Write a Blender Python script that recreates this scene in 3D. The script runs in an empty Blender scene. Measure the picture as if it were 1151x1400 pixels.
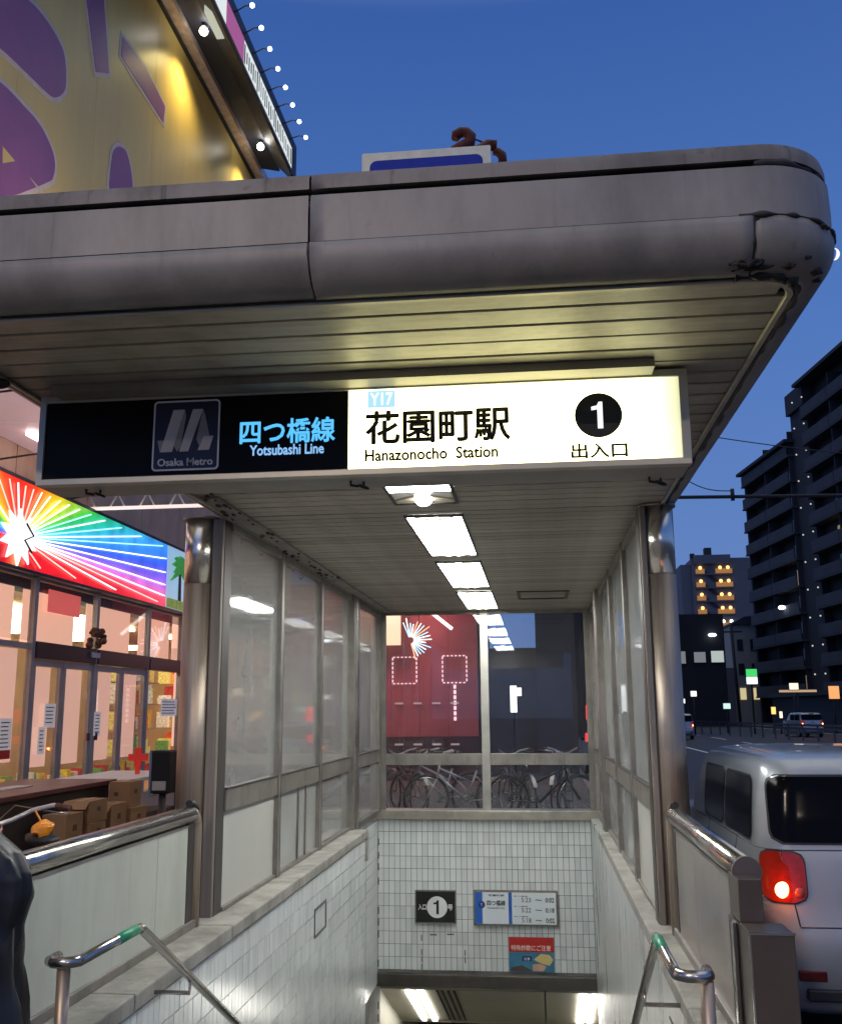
import bpy, bmesh, math, random
from mathutils import Vector, Matrix, noise
random.seed(7)
R = math.radians
SC = bpy.context.scene
COL = SC.collection
PI = math.pi

# ------------------------------------------------------------------ camera
cd = bpy.data.cameras.new('camera'); cam = bpy.data.objects.new('camera', cd); COL.objects.link(cam)
Fw = Vector((-0.11110737, 0.9739675, 0.19759167)); Rt = Vector((0.99337075, 0.11474116, -0.00700108)); Up = Vector((0.02949073, -0.19550392, 0.98025941))
m = Matrix((Rt, Up, -Fw)).transposed().to_4x4(); m.translation = Vector((0, 0, 1.5)); cam.matrix_world = m
cd.sensor_fit = 'VERTICAL'; cd.sensor_height = 36; cd.lens = 34.70; cd.clip_start = 0.05; cd.clip_end = 3000
SC.camera = cam
# ------------------------------------------------------------------ world: clear dusk sky
W = bpy.data.worlds.new("World"); SC.world = W; W.use_nodes = True
nt = W.node_tree; N = nt.nodes; L = nt.links
bg = N['Background']; bg.inputs[1].default_value = 1.0
tc = N.new('ShaderNodeTexCoord'); sp = N.new('ShaderNodeSeparateXYZ'); rp = N.new('ShaderNodeValToRGB')
L.new(tc.outputs['Generated'], sp.inputs[0]); L.new(sp.outputs['Z'], rp.inputs[0])
cr = rp.color_ramp
for p, c in ((0.0, (.12, .20, .42)), (.12, (.105, .215, .52)), (.35, (.07, .172, .49)), (.62, (.034, .105, .37)), (1, (.024, .078, .285))):
    e = cr.elements.new(p); e.color = (*c, 1)
cr.elements.remove(cr.elements[0]); cr.elements.remove(cr.elements[-1])
sky = N.new('ShaderNodeTexSky'); sky.sky_type = 'NISHITA'; sky.sun_disc = False
sky.sun_elevation = R(-1); sky.sun_rotation = R(250)
mulk = N.new('ShaderNodeVectorMath'); mulk.operation = 'SCALE'; mulk.inputs[3].default_value = 0.05
add = N.new('ShaderNodeVectorMath'); add.operation = 'ADD'
L.new(sky.outputs[0], mulk.inputs[0]); L.new(mulk.outputs[0], add.inputs[0]); L.new(rp.outputs[0], add.inputs[1])
L.new(add.outputs[0], bg.inputs[0])
sd = bpy.data.lights.new('sun', 'SUN'); sd.energy = 0.03; sd.angle = R(20); sd.color = (1, .8, .65)
so = bpy.data.objects.new('sun', sd); COL.objects.link(so); so.rotation_euler = (R(80), 0, R(-70))
SC.view_settings.view_transform = 'Standard'; SC.view_settings.look = 'None'
SC.view_settings.exposure = 0; SC.view_settings.gamma = 1
SC.cycles.max_bounces = 8; SC.cycles.transparent_max_bounces = 12

# ------------------------------------------------------------------ materials
MATS = {}
def mat(name, col, rough=.5, metal=0, var=.12, vs=6, emit=None, es=0, bump=0, bs=40, spec=.5, stain=0, coat=0, aniso=None, drip=0):
    if name in MATS: return MATS[name]
    m = bpy.data.materials.new(name); m.use_nodes = True; n = m.node_tree.nodes; l = m.node_tree.links
    b = n['Principled BSDF']
    b.inputs['Roughness'].default_value = rough; b.inputs['Metallic'].default_value = metal
    b.inputs['Specular IOR Level'].default_value = spec; b.inputs['Coat Weight'].default_value = coat
    t = n.new('ShaderNodeTexCoord')
    mp = n.new('ShaderNodeMapping'); l.new(t.outputs['Object'], mp.inputs[0])
    if aniso: mp.inputs['Scale'].default_value = aniso
    nz = n.new('ShaderNodeTexNoise'); nz.inputs['Scale'].default_value = vs; nz.inputs['Detail'].default_value = 6
    l.new(mp.outputs[0], nz.inputs[0])
    cr = n.new('ShaderNodeValToRGB'); l.new(nz.outputs[0], cr.inputs[0])
    cr.color_ramp.elements[0].position = .3; cr.color_ramp.elements[1].position = .7
    cr.color_ramp.elements[0].color = (*[c * (1 - var) for c in col], 1); cr.color_ramp.elements[1].color = (*[min(1, c * (1 + var)) for c in col], 1)
    out = cr.outputs[0]
    if stain:
        n2 = n.new('ShaderNodeTexNoise'); n2.inputs['Scale'].default_value = 1.7; n2.inputs['Detail'].default_value = 9; n2.inputs['Roughness'].default_value = .68
        mp2 = n.new('ShaderNodeMapping'); mp2.inputs['Scale'].default_value = (1.6, 1.6, .55); l.new(t.outputs['Object'], mp2.inputs[0]); l.new(mp2.outputs[0], n2.inputs[0])
        c2 = n.new('ShaderNodeValToRGB'); l.new(n2.outputs[0], c2.inputs[0]); c2.color_ramp.elements[0].position = .36; c2.color_ramp.elements[1].position = .56
        c2.color_ramp.elements[0].color = (1 - stain, 1 - stain, 1 - stain, 1); c2.color_ramp.elements[1].color = (1, 1, 1, 1)
        mx = n.new('ShaderNodeMix'); mx.data_type = 'RGBA'; mx.blend_type = 'MULTIPLY'; mx.inputs[0].default_value = 1
        l.new(out, mx.inputs[6]); l.new(c2.outputs[0], mx.inputs[7]); out = mx.outputs[2]
    if drip:
        for sc_, lo, hi, k_ in (((26, 26, .9), .60, .70, drip), ((9, 9, 9), .66, .73, drip * .8)):
            m3 = n.new('ShaderNodeMapping'); m3.inputs['Scale'].default_value = sc_; l.new(t.outputs['Object'], m3.inputs[0])
            n3 = n.new('ShaderNodeTexNoise'); n3.inputs['Scale'].default_value = 1; n3.inputs['Detail'].default_value = 5; n3.inputs['Roughness'].default_value = .6; l.new(m3.outputs[0], n3.inputs[0])
            c3 = n.new('ShaderNodeValToRGB'); l.new(n3.outputs[0], c3.inputs[0]); c3.color_ramp.elements[0].position = lo; c3.color_ramp.elements[1].position = hi
            c3.color_ramp.elements[0].color = (1, 1, 1, 1); c3.color_ramp.elements[1].color = (1 - k_, 1 - k_, 1 - k_, 1)
            x3 = n.new('ShaderNodeMix'); x3.data_type = 'RGBA'; x3.blend_type = 'MULTIPLY'; x3.inputs[0].default_value = 1
            l.new(out, x3.inputs[6]); l.new(c3.outputs[0], x3.inputs[7]); out = x3.outputs[2]
    l.new(out, b.inputs['Base Color'])
    rr = n.new('ShaderNodeMapRange'); rr.inputs[3].default_value = max(.02, rough * .8); rr.inputs[4].default_value = min(1, rough * 1.25)
    l.new(nz.outputs[0], rr.inputs[0]); l.new(rr.outputs[0], b.inputs['Roughness'])
    if emit: b.inputs['Emission Color'].default_value = (*emit, 1); b.inputs['Emission Strength'].default_value = es
    if bump:
        nb = n.new('ShaderNodeTexNoise'); nb.inputs['Scale'].default_value = bs; nb.inputs['Detail'].default_value = 4; l.new(mp.outputs[0], nb.inputs[0])
        bp = n.new('ShaderNodeBump'); bp.inputs['Strength'].default_value = bump; bp.inputs['Distance'].default_value = .01
        l.new(nb.outputs[0], bp.inputs['Height']); l.new(bp.outputs[0], b.inputs['Normal'])
    MATS[name] = m; return m
def emis(name, col, s): return mat(name, (.05, .05, .05), .4, var=0, emit=col, es=s)
def glass(name, clear, haze_col, gloss, rough=.03):
    m = bpy.data.materials.new(name); m.use_nodes = True; n = m.node_tree.nodes; l = m.node_tree.links; n.clear()
    o = n.new('ShaderNodeOutputMaterial'); tr = n.new('ShaderNodeBsdfTransparent'); tr.inputs[0].default_value = (.93, .95, .95, 1)
    df = n.new('ShaderNodeBsdfDiffuse'); df.inputs[0].default_value = (*haze_col, 1)
    tl = n.new('ShaderNodeBsdfTranslucent'); tl.inputs[0].default_value = (*haze_col, 1)
    a0 = n.new('ShaderNodeMixShader'); a0.inputs[0].default_value = .35; l.new(df.outputs[0], a0.inputs[1]); l.new(tl.outputs[0], a0.inputs[2])
    t = n.new('ShaderNodeTexCoord'); nz = n.new('ShaderNodeTexNoise'); nz.inputs['Scale'].default_value = 1.3; nz.inputs['Detail'].default_value = 7; l.new(t.outputs['Object'], nz.inputs[0])
    mr = n.new('ShaderNodeMapRange'); mr.inputs[1].default_value = .3; mr.inputs[2].default_value = .7; mr.inputs[3].default_value = (1 - clear) * .88; mr.inputs[4].default_value = min(1, (1 - clear) * 1.1)
    l.new(nz.outputs[0], mr.inputs[0])
    a = n.new('ShaderNodeMixShader'); l.new(mr.outputs[0], a.inputs[0]); l.new(tr.outputs[0], a.inputs[1]); l.new(a0.outputs[0], a.inputs[2])
    g = n.new('ShaderNodeBsdfGlossy'); g.inputs['Roughness'].default_value = rough
    fr = n.new('ShaderNodeLayerWeight'); pw = n.new('ShaderNodeMath'); pw.operation = 'POWER'; pw.inputs[1].default_value = 4; l.new(fr.outputs['Facing'], pw.inputs[0])
    ml = n.new('ShaderNodeMath'); ml.operation = 'MULTIPLY_ADD'; ml.inputs[1].default_value = .75; ml.inputs[2].default_value = gloss; l.new(pw.outputs[0], ml.inputs[0]); ml.use_clamp = True
    b = n.new('ShaderNodeMixShader'); l.new(ml.outputs[0], b.inputs[0]); l.new(a.outputs[0], b.inputs[1]); l.new(g.outputs[0], b.inputs[2])
    l.new(b.outputs[0], o.inputs[0]); MATS[name] = m; return m

steel = mat('brushed_steel', (.52, .49, .46), .27, 1, .10, 3, bump=.05, bs=9, aniso=(60, 60, 1.2))
steel_h = mat('brushed_steel_rail', (.50, .48, .45), .22, 1, .10, 14, bump=.04, bs=30)
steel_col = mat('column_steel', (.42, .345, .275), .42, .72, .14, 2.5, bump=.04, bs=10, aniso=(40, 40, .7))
alu = mat('window_frame_aluminium', (.29, .265, .235), .40, .6, .14, 9, stain=.3, drip=.25)
alu_d = mat('dark_frame', (.07, .06, .055), .45, .4)
black = mat('black_rubber', (.012, .012, .012), .6)
plank_m = mat('soffit_metal_plank', (.37, .345, .285), .45, .1, .18, 5, stain=.35, aniso=(.6, 6, 6))
fascia_m = mat('fascia_weathered_aluminium', (.255, .245, .234), .5, .1, .10, 4, stain=.30, bump=.08, bs=12, drip=.18)
trim_m = mat('soffit_trim', (.40, .37, .31), .4, .5, .12, 8, stain=.25)
tile_w = [mat('tile_white_%s' % s, c, .16, 0, .06, 2, spec=.6) for s, c in (('a', (.70, .73, .72)), ('b', (.65, .69, .68)), ('c', (.74, .76, .755)), ('d', (.62, .65, .655)))]
grout = mat('dark_grout', (.17, .17, .165), .9, var=.45, vs=3)
concrete = mat('ledge_concrete', (.32, .305, .27), .7, 0, .16, 7, stain=.4, bump=.2, bs=60, drip=.25)
_n = plank_m.node_tree.nodes; _l = plank_m.node_tree.links; _b = _n['Principled BSDF']; _src = _b.inputs['Base Color'].links[0].from_socket
_oi = _n.new('ShaderNodeObjectInfo'); _mr = _n.new('ShaderNodeMapRange'); _mr.inputs[3].default_value = .80; _mr.inputs[4].default_value = 1.12; _l.new(_oi.outputs['Random'], _mr.inputs[0])
_vm = _n.new('ShaderNodeVectorMath'); _vm.operation = 'SCALE'; _l.new(_src, _vm.inputs[0]); _l.new(_mr.outputs[0], _vm.inputs[3]); _l.new(_vm.outputs[0], _b.inputs['Base Color'])
panelw = mat('painted_panel', (.48, .49, .42), .38, 0, .05, 2.5, stain=.14, drip=.10)
wallp = mat('smooth_wall_panel', (.50, .515, .49), .28, 0, .10, 3, stain=.22, aniso=(1, 1, .25), drip=.18)
asph = mat('asphalt', (.022, .022, .025), .6, 0, .25, 20, bump=.3, bs=150)
pave = mat('paving', (.08, .077, .073), .7, 0, .15, 8, stain=.3, bump=.2, bs=80)
white_l = emis('lamp_white', (.98, 1, .97), 27)
GL_L = glass('frosted_film_glass', .52, (.60, .61, .58), .15, .045)
GL_R = glass('right_frosted_glass', .15, (.55, .555, .53), .06, .06)
GL_B = glass('rear_glass', .972, (.45, .45, .47), .05, .015)
GL_S = glass('shop_glass', .95, (.5, .5, .5), .02, .02)

# ------------------------------------------------------------------ mesh helpers
ORG = {}
def org(o): return ORG.get(o, Vector((0, 0, 0)))
class MB:
    def __init__(s): s.bm = bmesh.new()
    def box(s, x0, x1, y0, y1, z0, z1, bev=0, rot=None, c=None):
        vs = [s.bm.verts.new(p) for p in ((x0, y0, z0), (x1, y0, z0), (x1, y1, z0), (x0, y1, z0), (x0, y0, z1), (x1, y0, z1), (x1, y1, z1), (x0, y1, z1))]
        fs = [s.bm.faces.new([vs[i] for i in q]) for q in ((3, 2, 1, 0), (4, 5, 6, 7), (0, 1, 5, 4), (1, 2, 6, 5), (2, 3, 7, 6), (3, 0, 4, 7))]
        if bev:
            es = list({e for f in fs for e in f.edges})
            r = bmesh.ops.bevel(s.bm, geom=es, offset=bev, segments=2, affect='EDGES', profile=.5)
            vs = list({v for f in r['faces'] for v in f.verts} | {v for v in vs if v.is_valid})
        if rot is not None:
            cc = Vector(c) if c is not None else Vector(((x0 + x1) / 2, (y0 + y1) / 2, (z0 + z1) / 2))
            M = Matrix.Translation(cc) @ rot.to_4x4() @ Matrix.Translation(-cc)
            for v in vs: v.co = M @ v.co
        return s
    def tube(s, pts, r, n=12, cap=True, closed=False):
        pts = [Vector(p) for p in pts]; rings = []; up = None
        for i, p in enumerate(pts):
            if closed: d = pts[(i + 1) % len(pts)] - pts[i - 1]
            else: d = (pts[min(i + 1, len(pts) - 1)] - pts[max(i - 1, 0)])
            d.normalize()
            if up is None: up = Vector((0, 0, 1)) if abs(d.z) < .9 else Vector((1, 0, 0))
            a = d.cross(up); a.normalize(); b = a.cross(d); up = b
            rr = r[i] if isinstance(r, (list, tuple)) else r
            rings.append([s.bm.verts.new(p + a * math.cos(t) * rr + b * math.sin(t) * rr) for t in [2 * PI * k / n for k in range(n)]])
        m = len(rings)
        for i in range(m if closed else m - 1):
            A, B = rings[i], rings[(i + 1) % m]
            for k in range(n):
                try: s.bm.faces.new((A[k], A[(k + 1) % n], B[(k + 1) % n], B[k])).smooth = True
                except ValueError: pass
        if cap and not closed: s.bm.faces.new(rings[0][::-1]); s.bm.faces.new(rings[-1])
        return s
    def prism(s, poly, axis, a, b, holes=None):
        # poly: list of 2D points in the plane perpendicular to axis ('X': (y,z), 'Y': (x,z), 'Z': (x,y))
        def P(q, d):
            return {'X': (d, q[0], q[1]), 'Y': (q[0], d, q[1]), 'Z': (q[0], q[1], d)}[axis]
        A = [s.bm.verts.new(P(q, a)) for q in poly]; B = [s.bm.verts.new(P(q, b)) for q in poly]
        s.bm.faces.new(A); s.bm.faces.new(B[::-1])
        n = len(poly)
        for i in range(n): s.bm.faces.new((A[i], B[i], B[(i + 1) % n], A[(i + 1) % n]))
        return s
    def sphere(s, c, r, seg=12, sc=(1, 1, 1)):
        M = Matrix.Translation(c) @ Matrix.Diagonal((r * sc[0], r * sc[1], r * sc[2], 1))
        g = bmesh.ops.create_uvsphere(s.bm, u_segments=seg, v_segments=max(6, seg // 2), radius=1, matrix=M)
        for v in g['verts']:
            for f in v.link_faces: f.smooth = True
        return s
    def grid(s, rows):
        V = [[s.bm.verts.new(p) for p in r] for r in rows]
        for i in range(len(V) - 1):
            for j in range(len(V[0]) - 1):
                s.bm.faces.new((V[i][j], V[i][j + 1], V[i + 1][j + 1], V[i + 1][j])).smooth = True
        return s
    def build(s, name, m, parent=None, recalc=True, kind=None, local=False):
        if recalc: bmesh.ops.recalc_face_normals(s.bm, faces=s.bm.faces)
        if parent is not None and not local:
            o = org(parent)
            if o.length: bmesh.ops.translate(s.bm, verts=s.bm.verts, vec=-o)
        me = bpy.data.meshes.new(name); s.bm.to_mesh(me); s.bm.free()
        if m: me.materials.append(m)
        ob = bpy.data.objects.new(name, me); COL.objects.link(ob)
        if parent is not None: ob.parent = parent; ORG[ob] = org(parent).copy()
        if kind: ob['kind'] = kind
        return ob
def B(*a, **k): return MB().box(*a, **k)
def struct(name, mb, m): return mb.build(name, m, None, kind='structure')
def tag(o, label, cat, group=None):
    o['label'] = label; o['category'] = cat
    if group: o['group'] = group
    return o
def thing(name, loc, label, cat, group=None):
    o = bpy.data.objects.new(name, None); COL.objects.link(o); o.location = loc; o.empty_display_size = .1
    ORG[o] = Vector(loc); return tag(o, label, cat, group)
KIDS = {}
def dup(o, parent=None):
    c = o.copy(); COL.objects.link(c)
    if parent is not None: c.parent = parent
    for ch in [x for x in COL.objects if x.parent == o]: dup(ch, c)
    return c
def dup_thing(o, loc, rz, label, group=None):
    c = dup(o); c.location = loc; c.rotation_euler = (0, 0, rz); c['label'] = label
    if group: c['group'] = group
    return c
def smooth(o, ang=35):
    for p in o.data.polygons: p.use_smooth = True
    try:
        o.data.set_sharp_from_angle(angle=R(ang))
    except Exception: pass
    return o
def text(body, x0, x1, z0, z1, pos, m, parent, plane='Y', name='lettering', bold=0, depth=.003, flip=False):
    """lettering fitted to a rectangle. plane 'Y': x,z at y=pos facing -Y.  plane 'X': (y,z) at x=pos facing +X"""
    cu = bpy.data.curves.new('t', 'FONT'); cu.body = body; cu.size = 1; cu.offset = min(bold, .006); cu.resolution_u = 3
    o = bpy.data.objects.new('t', cu); COL.objects.link(o)
    dg = bpy.context.evaluated_depsgraph_get(); me = bpy.data.meshes.new_from_object(o.evaluated_get(dg))
    bpy.data.objects.remove(o); bpy.data.curves.remove(cu)
    if not me.vertices: return None
    xs = [v.co.x for v in me.vertices]; ys = [v.co.y for v in me.vertices]
    ax, bx, ay, by = min(xs), max(xs), min(ys), max(ys)
    bm = bmesh.new(); bm.from_mesh(me); bpy.data.meshes.remove(me)
    base = bm.faces[:]; lift = {}
    if bold > .006:   # heavier strokes: overlapping shifted copies, each a hair prouder than the last
        k = bold * .8
        for i_, (ox, oy) in enumerate(((k, 0), (-k, 0), (0, k), (0, -k))):
            g_ = bmesh.ops.duplicate(bm, geom=base)['geom']
            for v in g_:
                if isinstance(v, bmesh.types.BMVert): v.co.x += ox; v.co.y += oy; lift[v] = .00012 * (i_ + 1)
    r = bmesh.ops.extrude_face_region(bm, geom=bm.faces[:])
    top = {v for v in r['geom'] if isinstance(v, bmesh.types.BMVert)}
    zl_ = {}
    for v in bm.verts:
        if v in lift: zl_[(round(v.co.x, 5), round(v.co.y, 5))] = lift[v]
    og = org(parent)
    for v in bm.verts:
        u = x0 + (v.co.x - ax) / (bx - ax) * (x1 - x0); w = z0 + (v.co.y - ay) / (by - ay) * (z1 - z0); d = (depth + zl_.get((round(v.co.x, 5), round(v.co.y, 5)), 0)) if v in top else 0
        if plane == 'Y': v.co = Vector((u, pos - d, w)) - og
        else: v.co = Vector((pos + d, u, w)) - og
    bmesh.ops.recalc_face_normals(bm, faces=bm.faces)
    me = bpy.data.meshes.new(name); bm.to_mesh(me); bm.free(); me.materials.append(m)
    ob = bpy.data.objects.new(name, me); COL.objects.link(ob); ob.parent = parent; ORG[ob] = og.copy(); return ob
def part_copy(src, parent, loc):
    c = src.copy(); COL.objects.link(c); c.parent = parent; c.location = loc; return c

# =================================================================== SETTING
XL, XR, ZC, ZL = -2.18, .77, 2.865, .18
g = MB()   # road sheet with a hole for the stairwell and the underground passage
for q in ((-400, -2.45, -200, 900), (1.05, 400, -200, 900), (-2.45, 1.05, -200, 3.0), (-2.45, 1.05, 14.2, 900)):
    g.box(q[0], q[1], q[2], q[3], -.34, -.30)
struct('road', g, asph)
g = MB()
for q in ((-6.4, -2.42, -12, 45), (-2.42, 1.02, -12, 2.95), (-2.42, 1.02, 14.02, 45)): g.box(*q, -.296, -.12)
struct('sidewalk', g, pave)
struct('kerb', B(1.02, 1.15, -12, 2.9, -.3, -.11, bev=.01).box(1.02, 1.15, 14.2, 60, -.3, -.11, bev=.01), concrete)
struct('entrance_floor', B(-2.42, 1.02, 2.95, 4.62, -.296, 0), pave)
struct('far_sidewalk', B(21.5, 26, 20, 300, -.296, -.15), pave)
g = MB()
for i in range(34):
    y = 4.62 + .3 * i; g.box(-1.96, .64, y, y + .302, -.166 * (i + 1) - .25, -.166 * (i + 1))
struct('stairs', g, mat('stair_stone', (.30, .29, .27), .6, 0, .12, 9))
struct('passage_floor', B(-2.2, .8, 14.8, 26, -5.9, -5.65), pave)
lw = mat('lane_paint', (.55, .55, .53), .6, var=.2, vs=12)
g = MB()
g.box(6.95, 7.1, 10, 200, -.299, -.292)
for i in range(18): g.box(11.0, 11.15, 12 + i * 10, 17 + i * 10, -.299, -.292)
g.box(20.6, 20.75, 10, 250, -.299, -.292)
struct('lane_marking', g, lw)

# =================================================================== TILED STAIRWELL WALLS
def tile_mesh(w, h, axis, m):
    mb = MB(); b = .004
    if axis == 'Y': mb.box(-w / 2, w / 2, -.008, .0, -h / 2, h / 2)
    else: mb.box(0, .008, -w / 2, w / 2, -h / 2, h / 2)
    for f in list(mb.bm.faces): pass
    bmesh.ops.recalc_face_normals(mb.bm, faces=mb.bm.faces)
    me = bpy.data.meshes.new('tile'); mb.bm.to_mesh(me); mb.bm.free(); me.materials.append(m); return me
def tiled(parent, spots, w, h, axis, limit=300):
    meshes = [tile_mesh(w, h, axis, m) for m in tile_w]; og = org(parent)
    for p in spots[:limit]:
        o = bpy.data.objects.new('tile', random.choices(meshes, (5, 3, 3, 2))[0]); COL.objects.link(o); o.parent = parent
        j = random.uniform(-.0012, .0012)
        o.location = Vector(p) + (Vector((0, j, 0)) if axis == 'Y' else Vector((j, 0, 0))) - og
    rest = spots[limit:]
    if rest:
        mb = MB()
        for p in rest:
            x, y, z = p; j = random.uniform(-.0012, .0012)
            n0 = len(mb.bm.faces)
            if axis == 'Y': mb.box(x - w / 2, x + w / 2, y - .008 + j, y + j, z - h / 2, z + h / 2)
            else: mb.box(x + j, x + j + .008, y - w / 2, y + w / 2, z - h / 2, z + h / 2)
            mb.bm.faces.ensure_lookup_table(); k = random.choices(range(4), (5, 3, 3, 2))[0]
            for f in mb.bm.faces[n0:]: f.material_index = k
        o = mb.build('tile_field', tile_w[0], parent, kind='stuff')
        for t in tile_w[1:]: o.data.materials.append(t)
TW, TH, GAP = .0745, .1575, .0065
bw = thing('tiled_wall', (-.7, 13.85, -1.9), 'white tiled end wall below the rear window, with the round 1 sign and blue timetable on it', 'wall')
B(-2.2, .76, 13.75, 14.0, -1.86, .07).build('backing', grout, bw)
sp_ = []
nr = 12; nc = 39
for r_ in range(nr):
    for c_ in range(nc):
        sp_.append((-2.143 + c_ * TW, 13.75, .07 - TH * (r_ + .5)))
tiled(bw, sp_, TW - GAP, TH - GAP, 'Y')
B(-2.2, .76, 13.70, 14.02, -2.02, -1.865, bev=.006).build('lintel', mat('lintel_metal', (.13, .12, .11), .35, .7), bw)
B(-2.2, .76, 13.70, 13.71, -1.862, -1.845).build('lintel_trim', steel_h, bw)
lwall = thing('tiled_wall', (-2.05, 8, -3), 'long white tiled wall on the left side of the stairs, below the concrete ledge', 'wall')
B(-2.2, -1.978, 3.0, 11.6, -6, .10).box(-2.4, -2.19, 11.6, 14.0, -6, .07).build('backing', grout, lwall)
cand = []
yy = 3.6
while yy < 11.55:
    for r_ in range(22):
        z = .085 - TH * (r_ + .5)
        lo = 1.5 - yy * .34 - .45
        if z > lo: cand.append((-1.978, yy, z))
    yy += TW
cand.sort(key=lambda p: (p[1] if p[1] > 5 else 99))
tiled(lwall, cand, TW - GAP, TH - GAP, 'X')
mb = MB()
for i in range(30):
    for r_ in range(13): mb.box(-2.19, -2.182, 11.64 + i * TW, 11.64 + i * TW + TW - GAP, .06 - TH * (r_ + 1), .06 - TH * r_ - GAP)
mb.build('recess_tile_field', tile_w[0], lwall, kind='stuff')
mb = MB()
for y in (8.90, 9.36): mb.box(-1.969, -1.962, y, y + .02, -.41, -.20)
for z in (-.42, -.2): mb.box(-1.969, -1.962, 8.9, 9.38, z, z + .02)
mb.build('hatch_edge', alu_d, lwall)
B(-1.97, -1.95, 11.5, 11.62, -.15, .09).build('chipped_edge', concrete, lwall)
mb = MB()
for k in range(16):
    z = .0 - k * .17 + random.uniform(-.03, .03)
    if random.random() < .7: mb.box(-2.178, -2.166, 13.728, 13.741, z - .09, z)
mb.build('corner_gap_strip', black, lwall)
rwall = thing('stairwell_wall', (.75, 8, -3), 'smooth pale panelled wall on the right side of the stairs', 'wall')
for i in range(9):
    y = 3.0 + i * 1.19
    B(.655, .9, y, y + 1.185, -6, .10).build('wall_panel', wallp, rwall)
for y0_, z0_ in ((4.9, -.14), (5.2, -.2), (5.6, -.12), (4.6, -.05), (5.0, -.34)):
    B(.650, .656, y0_, y0_ + .22, z0_, z0_ + .012).build('scratch', mat('scratch_dark', (.12, .12, .11), .8), rwall)
# ledges (concrete coping on both sides)
for sx, x0, x1, lab in ((-1, -2.42, -1.95, 'grey concrete ledge under the left window screen'), (1, .63, 1.02, 'grey concrete ledge under the right window screen')):
    t = thing('concrete_ledge', ((x0 + x1) / 2, 8, .1), lab, 'ledge')
    ys = [2.95, 4.9, 6.45, 8.25, 9.87, 11.6]
    for a, b in zip(ys, ys[1:]): B(x0, x1, a + .004, b - .004, .095, ZL, bev=.01).build('coping_stone', concrete, t)
    xx = (-2.42, -2.185) if sx < 0 else (.76, 1.02)
    B(xx[0], xx[1], 11.6, 14.02, .072, ZL, bev=.01).build('coping_stone', concrete, t)
# passage behind the lintel with sloping ceiling and tube lamps
pas = thing('underground_passage', (-.7, 16, -5.6), 'pale sloping passage ceiling seen through the dark opening at the foot of the stairs', 'passage')
cream = mat('passage_panel', (.42, .40, .33), .5, 0, .08, 3)
sl = math.tan(R(25))
for a, b in ((-2.2, -.02), (.0, .8)):
    MB().prism([(14.03, -2.03), (16.2, -2.03 - 2.17 * sl), (16.2, -2.13 - 2.17 * sl), (14.03, -2.13)][::-1], 'X', a, b).build('ceiling_panel', cream, pas)
B(-2.2, .8, 16.2, 26, -3.15, -3.05).build('ceiling', cream, pas)
B(-2.35, -2.2, 14.03, 26, -6, -1.9).build('side_wall', cream, pas)
B(.8, .95, 14.03, 26, -6, -1.9).build('side_wall', cream, pas)
B(-2.35, .95, 26, 26.2, -6, -3).build('end_wall', cream, pas)
for x, w in ((-1.86, .07), (-1.70, .07), (.44, .09), (.60, .06)):
    MB().prism([(14.05, -2.145), (16.0, -2.14 - 1.95 * sl), (16.0, -2.17 - 1.95 * sl), (14.05, -2.175)][::-1], 'X', x, x + w).build('tube_lamp', emis('passage_tube', (1, .97, .88), 14), pas)
for x in (-1.45, -1.38, -1.30, -1.22):
    MB().prism([(14.05, -2.14), (16.0, -2.135 - 1.95 * sl), (16.0, -2.15 - 1.95 * sl), (14.05, -2.155)][::-1], 'X', x, x + .025).build('conduit', alu_d, pas)

# =================================================================== WINDOW SCREENS
def screen(xg, sgn, label, gl):
    t = thing('glazed_screen', (xg, 10, ZL), label, 'window screen')
    a, b = (xg - .03, xg + .03)
    def bar(name, y0, y1, z0, z1, d=.03, m=alu): B(xg - d, xg + d, y0, y1, z0, z1, bev=.004).build(name, m, t)
    ml = [8.27, 9.87]
    for y in ml:
        bar('mullion', y - .035, y + .035, ZL + .001, ZC - .001, .045)
        B(xg - .046 if sgn > 0 else xg + .036, xg - .036 if sgn > 0 else xg + .046, y + .036, y + .05, ZL, ZC).build('gasket', alu_d, t)
    bar('pillar', 11.50, 11.60, ZL + .001, ZC - .001, .075); bar('pillar', 11.63, 11.78, ZL + .001, ZC - .001, .085, steel)
    bar('end_post', 13.64, 13.72, ZL + .001, ZC - .001, .04)
    segs = [(6.86, 8.235), (8.305, 9.835), (9.905, 11.50), (11.78, 13.64)]
    for k, (y0, y1) in enumerate(segs):
        bar('transom', y0, y1, .83, .975, .035)
        bar('transom_lip', y0, y1, .976, .99, .042, alu_d)
        bar('head_rail', y0, y1, ZC - .075, ZC - .002, .035); bar('sill_rail', y0, y1, ZL + .002, ZL + .03, .035)
        B(xg - .004, xg + .004, y0, y1, .99, ZC - .075).build('pane', gl, t)
        if k == 0: B(xg - .008, xg + .008, y0, y1, ZL + .03, .83).build('infill_panel', mat('cream_infill', (.46, .45, .41), .35, 0, .05, 3), t)
        elif k == 1 and sgn < 0:
            B(xg - .004, xg + .004, y0, y1, ZL + .03, .83).build('pane', GL_R, t)
            for y in (9.05, 9.35): B(xg - .02, xg + .02, y, y + .03, ZL + .03, .83).build('divider', alu, t)
            B(xg - .03, xg - .01, 9.09, 9.34, ZL + .05, .80).build('white_board', panelw, t)
        else: B(xg - .004, xg + .004, y0, y1, ZL + .03, .83).build('pane', gl, t)
    return t
scL = screen(XL, -1, 'steel framed window screen with frosted panes along the left of the stairs', GL_L)
scR = screen(XR, 1, 'steel framed window screen with frosted panes along the right of the stairs', GL_R)
t = thing('rear_window', (-.7, 13.75, ZL), 'two bay steel framed window closing the far end above the tiled wall', 'window')
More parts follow.
